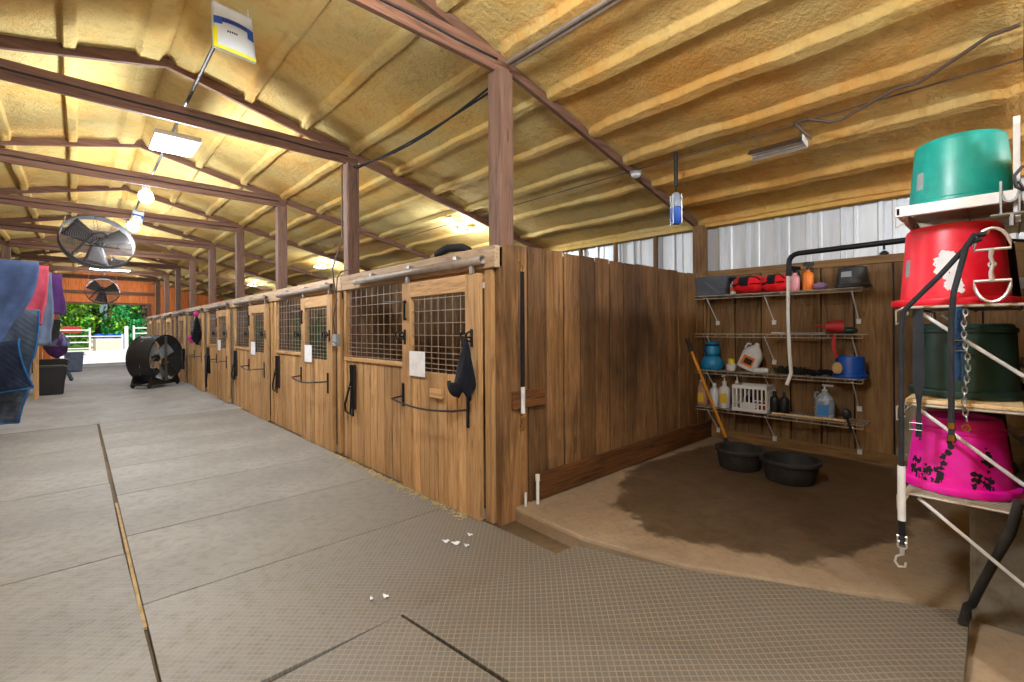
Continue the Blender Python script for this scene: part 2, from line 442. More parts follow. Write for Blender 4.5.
# sprayed foam ceiling: purlins show as ribs
def foam(side, name):
    w = 4.95
    pur = [.13]+[.63+.535*i for i in range(9)]
    xs = set()
    k = 0.0
    while k < w: xs.add(round(k, 3)); k += .09
    for p in pur:
        for d in (-.1, -.066, -.056, -.051, -.047, -.042, -.036, -.03, 0, .03, .036, .042, .047, .051, .056, .066, .1): xs.add(round(max(0, p+d), 3))
    xs = sorted(x for x in xs if x <= w)
    ny = 300
    ys = [Y0+(YE-Y0)*((j/ny)**1.25) for j in range(ny+1)]
    bm = bmesh.new(); V = []
    for x in xs:
        row = []
        for y in ys:
            X = RX+side*x
            h = .10
            dp = .058 if y < 2.5 else .042
            for i, p in enumerate(pur):
                q = abs(x-p+.012*noise.noise((y*1.1, p*7, 2)))
                wv = (.05 if y < 2.5 else .04) if p > .2 else .08
                b = 1-min(1, max(0, (q-wv+.006)/.014)); b = b*b*(3-2*b)
                h -= b*(dp+.010*noise.noise((y*1.7, p*5, 0)))
            dt = min(abs(y-P) for P in POSTS+[0.0, -2.5])
            h -= .022*math.exp(-(dt/.06)**2)
            h += .016*noise.noise((X*2.2, y*2.2, 3))+.008*noise.noise((X*7, y*7, 5))
            row.append(bm.verts.new((X, y, raf(X)+h)))
        V.append(row)
    for i in range(len(xs)-1):
        for j in range(ny):
            bm.faces.new((V[i][j], V[i+1][j], V[i+1][j+1], V[i][j+1]))
    me = bpy.data.meshes.new(name); bm.normal_update(); bm.to_mesh(me); bm.free()
    for p in me.polygons: p.use_smooth = True
    o = bpy.data.objects.new(name, me); COL.objects.link(o); me.materials.append(M['foam'])
    s = o.modifiers.new('thick', 'SOLIDIFY'); s.thickness = .06; s.offset = -1 if side < 0 else 1
    return struct(o)
foam(1, 'ceiling_right'); foam(-1, 'ceiling_left')
struct(MB().prism([(-4.5, raf(-4.5)+.3), (RX, RZ+.35), (5.8, raf(5.8)+.3), (5.8, raf(5.8)+.36), (RX, RZ+.42), (-4.5, raf(-4.5)+.36)], 'Y', Y0-.3, YE+.3).build('roof', 'siding'))

# trusses
for i, y in enumerate([-2.5, 0.0]+POSTS):
    if i == 1: continue
    t = bpy.data.objects.new('roof_truss', None); COL.objects.link(t); t.location = (0, y, 0); struct(t)
    m = MB(); m.box(XL-.02, 2.34, -.02, .02, 3.24, 3.39); m.build('tie_beam', 'beamx', t, bevel=.004)
    for s in (1, -1):
        xe = 5.46 if s > 0 else -4.26
        m = MB(); m.prism([(RX, RZ), (xe, raf(xe)), (xe, raf(xe)+.14), (RX, RZ+.14)], 'Y', .02 if 1 else 0, .062)
        m.build('rafter', 'beamx', t, bevel=.004)
    if i >= 1:
        m = MB(); m.box(2.2, 2.33, -.065, .065, 0, 3.24); m.build('post', 'post' if i > 1 else 'post', t, bevel=.006)
    m = MB(); m.box(XL-.14, XL, -.065, .065, 0, 3.24); m.build('post', 'post', t, bevel=.006)
    # cable stapled along the tie beam
    m = MB(); m.tube([(XL+k*.363, -.028, 3.315+.004*math.sin(k*3)) for k in range(10)], .008, 6); m.build('cable', 'darkpipe', t, smooth=True)

# back wall: planks below, ribbed metal above
m = MB(); y = -3.6
while y < 2.47:
    w = .27+.03*random.random(); m.box(XB, XB+.03, y, min(y+w-.012, 2.5), .02, 2.0); y += w
struct(m.build('wall_back_boards', 'backw', bevel=.003))
struct(MB().box(XB+.03, XB+.05, Y0, 2.6, 0, 2.0).build('wall_back_lining', 'iron'))
struct(MB().box(XB-.012, XB+.05, -3.6, 2.47, 1.97, 2.045).build('trim_1', 'backh', bevel=.004))
struct(MB().box(XB-.02, XB, -.1, 2.45, .09, .2).build('baseboard_back', 'backh', bevel=.004))
def ribbed(x, y0, y1, z0, z1, face):
    pts = []; y = y0
    while y < y1-.2:
        pts += [(x, y), (x, y+.105), (x-.012*face, y+.115), (x-.012*face, y+.135), (x, y+.145), (x, y+.20),(x-.026*face, y+.215), (x-.026*face, y+.24), (x, y+.255)]
        y += .30
    pts += [(x, y1)]
    m = MB()
    A = [m.bm.verts.new((a, b, z0)) for a, b in pts]; B = [m.bm.verts.new((a, b, z1)) for a, b in pts]
    for i in range(len(pts)-1): m.bm.faces.new((A[i], A[i+1], B[i+1], B[i]))
    return m
o = struct(ribbed(XB+.12, Y0, YE, 0, 2.9, 1).build('wall_right', 'siding')); o.modifiers.new('t', 'SOLIDIFY').thickness = .004
o = struct(ribbed(-4.4, Y0, YE, 0, 2.9, -1).build('wall_left', 'siding')); o.modifiers.new('t', 'SOLIDIFY').thickness = .004
for y in [2.53]+[2.53+.62*i for i in range(1, 36)]:
    big = abs((y-2.53) % 2.46) < .1 or y == 2.53
    m = MB()
    if big: m.box(XB-.08, XB+.06, y-.06, y+.06, 0, raf(XB)+.02)
    else: m.box(XB+.02, XB+.08, y-.02, y+.02, 0, raf(XB)+.05)
    struct(m.build('wall_post' if big else 'wall_stud', 'backw', bevel=.003))
struct(MB().box(XB+.0, XB+.1, Y0, YE, raf(XB)+.0, raf(XB)+.09).build('trim_2', 'foam'))

# plank partition (end of the stall block) facing the wash bay
m = MB(); x = 2.2; first = True
while x < XB-.03:
    w = .2+.02*random.random() if not first else .255
    first = False
    m.box(x, min(x+w-.017, XB-.02), 2.44+.012*random.random(), 2.463, .05 if x > 2.3 else -.03, 1.985+.012*random.random()); x += w
struct(m.build('wall_partition', 'parti', bevel=.003))
struct(MB().box(2.165, 2.197, 2.44, 2.49, -.03, 1.96).build('wall_partition_end', 'parti', bevel=.003))
struct(MB().box(2.34, XB-.02, 2.466, 2.49, 0, 1.96).build('wall_partition_shade', 'gapshade'))  # black sheet behind the planks, stands in for shade in their gaps
struct(MB().box(2.34, XB-.02, 2.515, 2.535, 0, 1.96).build('wall_partition_lining', 'inside'))
struct(MB().box(2.5, XB-.03, 2.40, 2.438, .1, .29).build('baseboard_partition', 'partih', bevel=.006))
struct(MB().box(2.27, 2.6, 2.415, 2.44, .8, .93).build('trim_3', 'partih', bevel=.004))

# inside walls of the stalls: cross partitions and lining of the outer wall
for y in POSTS[1:]+[YE-.1]:
    m = MB(); x = 2.36
    while x < XB: m.box(x, min(x+.19, XB), y-.02, y+.02, 0, 1.95); x += .197
    struct(m.build('wall_stall_divider', 'inside', bevel=.002))
m = MB(); y = 2.6
while y < YE: m.box(XB-.02, XB+.01, y, y+.235, 0, 1.9); y += .24
struct(m.build('wall_stall_back', 'inside', bevel=.002))

# left stall line
m = MB(); y = Y0
while y < YE-.2: m.box(XL-.1, XL-.06, y, y+.19, 0, 1.9); y += .197
struct(m.build('wall_left_boards', 'stall', bevel=.002))
struct(MB().box(XL-.12, XL-.05, Y0, YE, 1.86, 2.0).build('trim_4', 'header', bevel=.004))
struct(MB().box(XL-.1, XL-.055, 7.5, 10.0, 2.04, 2.27).build('trim_5', 'header', bevel=.004))

# wall on the right that carries the bucket shelves, its concrete curb and end post
struct(MB().box(2.66, XB, -.16, -.1, .0, 2.12).build('wall_shelf', 'backw'))
struct(MB().box(3.02, XB, -.2, .13, 0, .58).build('wall_curb', 'curb', bevel=.02))
struct(MB().box(2.56, 2.68, -.2, -.045, 0, 2.2).build('trim_post', 'postl', bevel=.006))
struct(MB().box(2.68, 2.74, -.2, -.1, 0, 2.1).build('trim_post_backing', 'parti', bevel=.004))

# far gable with the big opening
g = MB()
def gbox(x0, x1, z0, z1f):
    x = x0
    while x < x1-.01:
        w = min(.23, x1-x); g.prism([(x, z0), (x+w-.006, z0), (x+w-.006, z1f(x+w)), (x, z1f(x))], 'Y', YE, YE+.04); x += w
gbox(-4.4, -.5, 0, lambda x: raf(x)+.2); gbox(-.5, 2.18, 2.48, lambda x: raf(x)+.2); gbox(2.18, 5.6, 0, lambda x: raf(x)+.2)
struct(g.build('wall_far', 'gable'))
struct(MB().box(XL, 2.4, YE-.1, YE-.02, 2.86, 2.99).box(-.62, 2.3, YE-.06, YE, 2.46, 2.54).box(-.6, -.48, YE-.05, YE, 0, 2.5).box(2.16, 2.28, YE-.05, YE, 0, 2.5).build('trim_door', 'beamx', bevel=.005))

# ------------------------------------------------------------------ rubber mats
mats = []
def mat(pts, key, label, z=0.0, zs=None, th=.02):
    cx = sum(p[0] for p in pts)/len(pts); cy = sum(p[1] for p in pts)/len(pts)
    m = MB(); zs = zs or [z]*len(pts)
    A = [m.bm.verts.new((p[0]-cx, p[1]-cy, zz-.012)) for p, zz in zip(pts, zs)]
    B = [m.bm.verts.new((p[0]-cx, p[1]-cy, zz+th-.012)) for p, zz in zip(pts, zs)]
    n = len(pts); m.bm.faces.new(A[::-1]); m.bm.faces.new(B)
    for i in range(n): m.bm.faces.new((A[i], A[(i+1) % n], B[(i+1) % n], B[i]))
    m._tone(A+B)
    o = m.build('rubber_mat', key, loc=(cx, cy, 0), bevel=.003)
    return tag(o, label, 'floor mat', 'rubber mats on the aisle floor')
gap = .006
ly = [-1.7, .07, 1.9, 3.73, 5.56, 7.39, 9.2]
lnames = ['grey rubber floor mat beside the seam left behind the viewer', 'grey rubber floor mat at the bottom left corner of the photo',
          'grey rubber floor mat on the left edge, second from the bottom', 'grey rubber floor mat left of the tan filled seam, between two dark cross seams',
          'grey rubber floor mat on the left, just beyond the farther cross seam', 'grey rubber floor mat farthest along the left, near the hanging blankets']
for i in range(2, 6):
    mat([(-1.02, ly[i]+gap), (.226 if i == 2 else .205, ly[i]+gap), (.209, ly[i+1]-gap), (-1.02, ly[i+1]-gap)], 'mat', lnames[i])
mat([(-1.02, .07), (.226, .07), (.226, 1.9-gap), (-1.02, 1.9-gap)], 'mat', lnames[1])
ry = [2.0, 2.975, 4.04, 5.1, 6.15, 7.2, 8.25, 9.3]
rn = ['brown-grey rubber mat across the aisle in front of the nearest door corner', 'grey rubber mat across the aisle, in front of the nearest stall door',
      'grey rubber mat across the aisle below the first wire window', 'grey rubber mat across the aisle at the second timber post',
      'grey rubber mat across the aisle below the second stall door', 'grey rubber mat across the aisle below the second wire window',
      'grey rubber mat farthest along the aisle, where the smooth concrete begins']
for i in range(7):
    mat([(.235, ry[i]+gap), (1.1, ry[i]+gap), (2.13, 1.8), (2.11, ry[i+1]-gap*.5), (.235, ry[i+1]-gap)] if i == 0 else [(.235, ry[i]+gap), (2.09, ry[i]+gap*.5), (2.09, ry[i+1]-gap*.5), (.235, ry[i+1]-gap)], 'mat', rn[i])
mat([(.2, .1), (1.335, .1), (1.10, 1.965), (.24, 1.925)], 'mat', 'brown-grey rubber mat at the bottom edge with a raised pointed corner', zs=[.0, .012, .03, .02])
mat([(1.375, .1), (2.25, .12), (2.888, .124), (2.716, .415), (2.5, .86), (2.357, 1.1), (2.244, 1.385), (2.19, 1.68), (2.166, 1.776), (1.45, 1.92), (1.13, 1.985)], 'mat', 'large brown rubber mat running up onto the edge of the wet slab',
    zs=[.0, .05, .104, .104, .104, .104, .1, .085, .075, .018, .012])
# tan filler in the open seam
tag(MB().box(.216, .232, 2.75, 4.9, -.0105, .003).build('seam_filler', 'dust'), 'tan strip of packed dust in the long seam between floor mats', 'dirt strip')

# ------------------------------------------------------------------ stalls along the right of the aisle
def planks(m, x0, x1, y0, y1, z0, z1, w, gap=.013):
    n = max(1, round((y1-y0)/w)); w = (y1-y0)/n
    for i in range(n):
        m.box(x0, x1, y0+i*w+gap/2, y0+(i+1)*w-gap/2, z0+.006*random.random(), z1)
def grille(m, x, y0, y1, z0, z1, ny, zs, r=.003):
    for i in range(ny+1):
        y = y0+(y1-y0)*i/ny+.004*(random.random()-.5); m.box(x-r, x+r, y-r, y+r, z0, z1)
    for z in zs: m.box(x-r*2.2, x-r*.2, y0, y1, z-r, z+r)
HZ = [1.06, 1.10, 1.145, 1.19, 1.24, 1.33, 1.43, 1.53, 1.63, 1.72]
ords = ['nearest', 'second', 'third', 'fourth', 'fifth', 'sixth', 'seventh', 'eighth', 'last']
d_lab = ['pale plank sliding stall door nearest the viewer, dark cloth hanging on its right hook',
         'pale plank sliding stall door between the first two wire windows, second along the row',
         'plank sliding stall door third along the row, left of the window with green hay behind it',
         'narrow-looking plank stall door fourth along the row, beside the hanging navy blanket',
         'plank stall door fifth along the row, with the magenta and black mask on it',
         'plank stall door sixth along the row, beside the right edge of the big floor fan',
         'plank stall door seventh along the row, behind the top of the big floor fan',
         'plank stall door eighth along the row, far beyond the big floor fan',
         'plank stall door at the far end of the row, next to the big opening']
f_lab = ['stall front with plank kickboard and wire window nearest the viewer, folding rack on it',
         'stall front with green hay behind its wire window, second along the row',
         'stall front third along the row, with a pale stick behind its wire window',
         'stall front fourth along the row, behind the hanging navy blanket',
         'stall front fifth along the row, left of the door with the magenta mask',
         'stall front sixth along the row, partly hidden by the big floor fan',
         'stall front seventh along the row, behind the big floor fan',
         'stall front eighth along the row, far beyond the big floor fan',
         'stall front at the far end of the row beside the opening']
PB = POSTS+[YE-.08]
for i in range(9):
    yb = PB[i]; L = PB[i+1]-yb
    d0, d1 = (.05, 1.115) if i == 0 else (.12, 1.12)
    near = i < 5
    F = thing('stall_front', f_lab[i], 'stall front', (XS, yb, 0), group='stall fronts along the aisle')
    MB().box(-.02, .055, -.07 if i else -.09, L-.07, 1.81, 1.965).build('header', 'header', F, bevel=.006)
    m = MB(); planks(m, .015, .045, d1+.015, L-.07, -.02, 1.05, .145); m.build('kickboard', 'stall', F, bevel=.003)
    MB().box(-.005, .055, d1+.01, L-.07, 1.045, 1.085).build('ledge', 'stall_h', F, bevel=.004)
    m = MB(); grille(m, .03, d1, L-.07, 1.08, 1.82, 11 if near else 8, HZ if near else HZ[::2]); m.build('wire_grille', 'mesh', F)
    MB().box(-.004, .05, -.035 if i == 0 else .03, d0-.008, .0, 1.8).build('jamb', 'stall' if i < 3 else 'greypost', F, bevel=.004)
    MB().box(.0, .05, d1-.02, d1+.03, 0, 1.81).build('stile', 'stall', F, bevel=.004)
    MB().box(.0, .05, L-.13, L-.065, 0, 1.81).build('stile', 'stall', F, bevel=.004)
    MB().box(.02, .05, -.02 if i == 0 else .03, d1+.02, 1.72, 1.812).build('head_stop', 'stall_h', F, bevel=.003)
    # track pipe, open at its near end
    m = MB(); m.tube([(-.055, .0 if i == 0 else .12, 1.868), (-.055, 2.04, 1.868)], .032, 14, cap=False)
    tr = m.build('track_pipe', 'pipe', F, smooth=True); tr.modifiers.new('s', 'SOLIDIFY').thickness = .006
    for yy in (.32, 1.0, 1.7): MB().box(-.062, -.02, yy-.02, yy+.02, 1.90, 1.925).build('track_bracket', 'steel', F)

    D = thing('stall_door', d_lab[i], 'stall door', (XS-.032, yb, 0), group='sliding stall doors along the aisle')
    m = MB(); planks(m, -.012, .018, d0+.01, d1-.01, .0, 1.03, .135)
    m.build('plank_panel', 'stall', D, bevel=.003)
    sw = .155
    MB().box(-.022, .02, d0, d0+sw, .01, 1.78).build('door_stile', 'stall', D, bevel=.004)
    MB().box(-.022, .02, d1-sw*.9, d1, .01, 1.78).build('door_stile', 'stall', D, bevel=.004)
    m = MB(); m.box(-.0215, .02, d0+sw, d1-sw*.9, 1.655, 1.78); m.build('top_rail', 'stall_h', D, bevel=.004)
    m = MB(); grille(m, .004, d0+sw-.01, d1-sw*.9+.01, .99, 1.67, 8 if near else 6, HZ[:-1] if near else HZ[:-1:2]); m.build('wire_grille', 'mesh', D)
    # blanket bar
    zb = .79
    m = MB()
    ya, yc = d0+.12, d1-.02
    pts = [(-.03, ya, zb+.0), (-.15, ya+.03, zb)]+[(-.16, ya+.05+(yc-ya-.1)*k/8, zb-.028*math.sin(PI*k/8)) for k in range(1, 8)]+[(-.15, yc-.02, zb), (-.03, yc, zb+.01)]
    m.tube(pts, .008, 8)
    bar = m.build('blanket_bar', 'darkpipe', D, smooth=True)
    MB().box(-.034, -.02, ya-.012, ya+.012, zb-.13, zb+.1).build('bar_bracket', 'iron', bar)
    MB().box(-.034, -.02, yc-.012, yc+.012, zb-.08, zb+.12).build('bar_bracket', 'iron', bar)
    if near:
        for yy in (d0+.075, d1+.0 if i else d1-.05):
            m = MB(); m.box(-.03, -.02, yy-.012, yy+.012, 1.25, 1.38)
            m.tube(arc((-.075, yy-.035, 1.325), .034, 0, 2*PI, 12, 'YZ')[:-1], .007, 6, closed=True)
            m.tube(arc((-.075, yy+.035, 1.325), .034, 0, 2*PI, 12, 'YZ')[:-1], .007, 6, closed=True)
            m.tube([(-.03, yy, 1.32), (-.08, yy, 1.32)], .008, 6)
            m.build('halter_hook', 'iron', D, smooth=True)
        m = MB(); m.box(-.045, -.03, d1-.075, d1-.055, 1.46, 1.63); m.box(-.03, -.02, d1-.075, d1-.055, 1.46, 1.48); m.box(-.03, -.02, d1-.075, d1-.055, 1.61, 1.63)
        hd = m.build('pull_handle', 'iron', D)
        m = MB(); m.tube([(-.03, d1-.06, 1.62), (-.03, d1+.33, 1.635)], .006, 6); m.build('latch_rod', 'iron', hd)
    for yy in (d0+.05, d1-.12): MB().box(-.03, -.005, yy+.01, yy+.045, 1.78, 1.833).build('hanger', 'pipe', D)

# paper sheets on the first four doors
for i, t in enumerate(['white paper sheet on the nearest stall door', 'white paper sheet on the second stall door from the viewer', 'white paper sheet on the third stall door from the viewer', 'white paper sheet on the fourth stall door, near the hanging navy blanket']):
    y1 = PB[i]+(.985 if i == 0 else .97); 
    o = MB().box(-.004, 0, y1-.24, y1, .985, 1.195).build('paper_sheet', 'paper', loc=(XS-.056, 0, 0))
    tag(o, t, 'paper', 'paper sheets on the stall doors')
tag(MB().box(-.028, 0, 0, .17, -.035, .035).build('wood_batten', 'stall_h', loc=(XS-.046, 3.02, .87), bevel=.004), 'small wooden batten screwed to the nearest stall door', 'batten')

# folded saddle racks hanging on the kickboards
def saddle_rack(i, label):
    T = thing('folding_rack', label, 'saddle rack', (XS+.005, PB[i]+2.22, .48), group='folding racks on the stall fronts')
    m = MB(); m.box(-.02, .008, -.035, .035, .0+.06, .53); m.build('mounting_plate', 'darkpipe', T, bevel=.004)
    m = MB(); m.tube([(-.035, -.03, .53), (-.04, -.06, .0), (-.05, .1, .03), (-.05, .12, .1), (-.035, .0, .36), (-.03, .02, .53)], .011, 8)
    m.build('folding_arm', 'iron', T, smooth=True)
    m = MB(); m.tube([(-.045, -.045, .3), (-.045, .05, .3)], .008, 6); m.tube([(-.045, .0, .02), (-.03, .0, .4)], .008, 6); m.build('brace', 'iron', T, smooth=True)
for i, l in enumerate(['black folding saddle rack below the nearest wire window', 'black folding saddle rack below the window with green hay', 'black folding saddle rack below the third wire window', 'black folding saddle rack on the fourth stall front']): saddle_rack(i, l)

# cloth hanging from the first door's hook
def hanging_mask(name, loc, label, cat, key, trim=None, s=1.0):
    T = thing(name, label, cat, loc)
    def fn(u, v):
        a = u*2*PI; t = v
        r = .012+.075*t**.8*(1+.3*math.cos(2*a))*(1+.2*math.sin(5*a+4*t))
        z = -.36*t+.035*math.cos(2*a+.4)*t*t*1.6
        return (r*math.cos(a)*.6*s, r*math.sin(a)*1.15*s+.03*t*t, z*s)
    MB().sheet(fn, 28, 14, .004).build('cloth_body', key, T, smooth=True, auto=0)
    def cup(u, v):
        a = (u-.5)*PI*1.1; t = v*PI*.55
        return ((-.05-.05*math.cos(a)*math.sin(t))*s, (.055+.075*math.sin(a)*math.sin(t))*s, (-.30-.09*math.cos(t))*s)
    MB().sheet(cup, 12, 8, .006).build('ear_cup', trim or key, T, smooth=True, auto=0)
    m = MB(); m.tube([(0, 0, -.02), (0, .006, .04), (0, 0, .05), (0, -.006, .03), (0, 0, -.02)], .006, 6); m.build('loop', 'strap', T, smooth=True)
hanging_mask('fly_mask', (XS-.115, PB[0]+.115, 1.29), 'dark navy cloth fly mask hanging from the hook of the nearest stall door', 'fly mask', 'capc', 'capc', 1.0)
hanging_mask('fly_mask', (XS-.13, PB[4]+.3, 1.72), 'magenta and black fly mask hanging high on the fifth stall door', 'fly mask', 'capc', 'magenta', 1.6)
tag(MB().ball((0, 0, 0), .085, 14, 8, (.7, 1, .75)).build('magenta_cap', 'magenta', loc=(XS-.14, PB[4]+.32, 1.76), smooth=True), 'magenta pink cap on top of the black mask, fifth stall door', 'cap')
# navy blanket folded over the fourth door's bar
def drape(w, front, back, rad, seed, key, name, loc, rot, label, cat, thick=.025, hem=0.0, group=None):
    def fn(u, v):
        y = (u-.5)*w; s = v*(front+back+PI*rad)
        if s < back: x, z = rad, -(back-s)
        elif s < back+PI*rad:
            a = (s-back)/rad; x, z = rad*math.cos(a), rad*math.sin(a)
        else: x, z = -rad, -(s-back-PI*rad)
        n = noise.noise((y*4, z*1.5, seed))*.05+noise.noise((y*11, z*3, seed+4))*.015
        k = min(1, abs(z)*2.2)
        return (x+n*k*(1 if x < 0 else -.5), y+noise.noise((z*2, seed, 1))*.04*k, z+hem*math.sin(u*7+seed)*k*.1)
    o = MB().sheet(fn, 22, 30, thick).build(name, key, loc=loc, rot=rot, smooth=True, auto=0)
    return tag(o, label, cat, group)
drape(.26, .62, .35, .03, 3, 'capc', 'folded_blanket', (XS-.2, PB[3]+1.22, .86), (0, 0, 0), 'dark navy blanket hanging over the bar between the fourth and fifth stall doors', 'horse blanket')
drape(.2, .5, .3, .03, 8, 'capc', 'folded_blanket', (XS-.16, PB[4]+2.0, .9), (0, 0, 0), 'black strap bundle hanging left of the fifth stall door', 'straps')

# hay seen through the wires
def hay(name, loc, label, key, s):
    m = MB()
    for k in range(520):
        a, b = random.uniform(0, 2*PI), random.gauss(0, .33)
        r = s*(.28+.2*random.random()); p = Vector((r*math.cos(a)*.5, r*math.sin(a), b*s*.8))
        d = Vector((random.gauss(0, 1), random.gauss(0, 1), random.gauss(0, 1))).normalized()*.09
        m.beam(p-d, p+d, .005, .008, (.3, .2, .9))
    o = m.build(name, key, loc=loc); o['kind'] = 'stuff'
    return tag(o, label, 'hay')
hay('hay_bundle', (XS+.32, PB[1]+1.75, 1.18), 'loose green hay behind the wire window of the second stall', 'hay', .8)
hay('hay_bundle', (XS+.35, PB[2]+1.9, 1.15), 'loose green hay behind the wire window of the third stall', 'hay', .6)
tag(MB().beam((0, 0, 0), (.1, .5, .45), .025, .03).build('pale_stick', 'whiteb', loc=(XS+.12, PB[2]+1.5, 1.12), bevel=.003), 'pale stick leaning behind the third wire window', 'stick')

# wiring at the second post
T = thing('outlet_box', 'grey outlet box with cables on the second timber post', 'outlet box', (XS-.04, PB[1]-.02, 1.2))
MB().box(-.05, .0, -.05, .05, 0, .13).build('box', 'greylab', T, bevel=.006)
m = MB()
m.tube([(-.03, .02, .13), (-.04, .05, .3), (-.03, -.03, .5), (-.05, .0, .7), (-.05, .03, .85), (.05, .0, 1.2), (.05, .0, 2.0)], .009, 7)
m.tube([(-.03, -.02, .13), (-.05, -.07, .4), (-.04, -.05, .6), (-.06, -.12, .74), (-.05, -.22, .8), (.02, -.3, .82)], .006, 7)
m.build('cable', 'wire', T, smooth=True)
MB().tube([(-.06, -.18, .01), (-.06, .0, .05)], .007, 6).build('plug', 'black', T)
# things lying on the header of the first stall
m = MB(); m.tube([(0, 0, .0), (.02, .12, .035), (0, .28, .045), (-.01, .42, .02), (.03, .5, .0)], [.018, .03, .034, .03, .012], 10)
tag(m.build('strap_roll', 'strap', loc=(XS+.03, 2.78, 1.98), smooth=True), 'dark rolled strap lying on top of the nearest stall header', 'strap')

# ------------------------------------------------------------------ wash bay: wire shelves on the back wall
def wire_shelf_back(z, label):
    T = thing('wire_shelf', label, 'shelf', (XB-.005, .9, z), group='wire shelves on the back wall')
    L = 1.58; D = .32
    m = MB()
    n = 62
    for k in range(n+1):
        y = L*k/n; m.box(-D, 0, y-.0016, y+.0016, -.0016, .0016)
    for x in (-D*.33, -D*.66, -.006): m.box(x-.003, x+.003, 0, L, -.008, -.002)
    m.build('wire_deck', 'wirew', T)
    m = MB()
    for zz in (-.004, -.036): m.tube([(-D-.004, 0, zz), (-D-.004, L, zz)], .0042, 6)
    for k in range(0, 13): m.tube([(-D-.004, L*k/12, -.002), (-D-.004, L*k/12, -.038)], .0028, 5)
    m.build('front_rail', 'wirew', T, smooth=True)
    for y in (.08, .82, 1.42):
        m = MB(); m.tube([(-D+.01, y, -.03), (-.025, y, -.29)], .0065, 6); m.box(-.03, -.003, y-.018, y+.018, -.33, -.28)
        m.build('bracket', 'whitep', T, smooth=True)
    return T
SH = [1.735, 1.31, .90, .49]
for z, l in zip(SH, ['top wire shelf on the back wall, carrying red bags and a black bucket', 'nearly empty second wire shelf from the top on the back wall', 'third wire shelf on the back wall, carrying the blue bucket and tilted white jug', 'lowest wire shelf on the back wall, carrying jugs and a white crate']): wire_shelf_back(z, l)
XI = 5.3
def bottle(name, label, loc, r, h, key, group=None, cap='whitep', neck=.35, lab=None, pump=False, spray=False, sq=1.0, capkey=None, square=False):
    T = thing(name, label, 'bottle', loc, group=group)
    hb = h*(.72 if not (pump or spray) else .66)
    m = MB(); m.lathe([(r*.92, 0), (r, .012), (r, hb*.78), (r*.86, hb*.9), (r*neck, hb), (r*neck, hb+.02)], 18, capa=True, capb=True, sx=sq)
    m.build('body', key, T, smooth=True)
    if pump:
        m = MB(); m.lathe([(r*neck*1.2, hb+.015), (r*neck*1.2, hb+.045), (.007, hb+.05), (.007, h-.02)], 10, capa=True, capb=True); m.beam((.01, 0, h-.015), (-.055, .0, h-.02), .016, .014)
        m.build('pump', cap, T, smooth=True)
    elif spray:
        m = MB(); m.lathe([(r*neck*1.2, hb+.015), (r*neck*1.2, hb+.04), (.012, hb+.045), (.012, h-.04)], 10, capa=True, capb=True)
        m.prism([(-.05, h-.045), (.04, h-.045), (.045, h-.01), (.02, h), (-.05, h-.012)], 'X', -.012, .012); m.prism([(-.035, h-.05), (-.022, h-.05), (-.042, h-.11), (-.05, h-.105)], 'X', -.005, .005)
        m.build('trigger', cap, T)
    else:
        MB().lathe([(r*neck*1.15, hb+.01), (r*neck*1.15, hb+.045)], 12, capa=True, capb=True).build('cap', cap, T, smooth=True)
    if lab:
        m = MB(); a0 = PI-.75; n = 8
        m.sheet(lambda u, v: ((r+.0015)*sq*math.cos(a0+1.5*u), (r+.0015)*math.sin(a0+1.5*u), hb*(.22+.45*v)), n, 2)
        m.build('label', lab, T, smooth=True)
    return T

# top shelf
z = SH[0]+.004
T = thing('storage_bin', 'clear plastic storage bin at the left end of the top wire shelf', 'storage bin', (XI, 2.28, z))
m = MB()
def shell(m, x, y, h, t=.004, tp=1.12):
    lo = [(-x, -y), (x, -y), (x, y), (-x, y)]
    A = [m.bm.verts.new((a, b, 0)) for a, b in lo]; B = [m.bm.verts.new((a*tp, b*tp, h)) for a, b in lo]
    C = [m.bm.verts.new((a*tp-t*(1 if a > 0 else -1), b*tp-t*(1 if b > 0 else -1), h)) for a, b in lo]; D_ = [m.bm.verts.new((a-t*(1 if a > 0 else -1), b-t*(1 if b > 0 else -1), t)) for a, b in lo]
    m.bm.faces.new(A[::-1]); m.bm.faces.new(D_)
    for i in range(4):
        j = (i+1) % 4
        m.bm.faces.new((A[i], A[j], B[j], B[i])); m.bm.faces.new((B[i], B[j], C[j], C[i])); m.bm.faces.new((C[i], C[j], D_[j], D_[i]))
shell(m, .12, .155, .2); m.build('bin_body', 'bin', T, bevel=.004)
MB().box(-.14, .14, -.18, .18, .2, .212).build('rim', 'bin', T, bevel=.004)
m = MB()
for k in range(14):
    m.ball((random.uniform(-.07, .07), random.uniform(-.1, .1), .05+.09*random.random()), .045, 8, 6, (1, 1.2, .8))
o = m.build('contents', 'strap', T, smooth=True)
MB().beam((-.1, -.08, .03), (-.1, .07, .15), .02, .02).build('strap_end', 'greylab', T, bevel=.003)
bottle('spray_bottle', 'small white spray bottle with orange label beside the clear bin', (5.24, 2.06, z), .03, .19, 'whiteb', lab='orglab', spray=True, cap='capc')
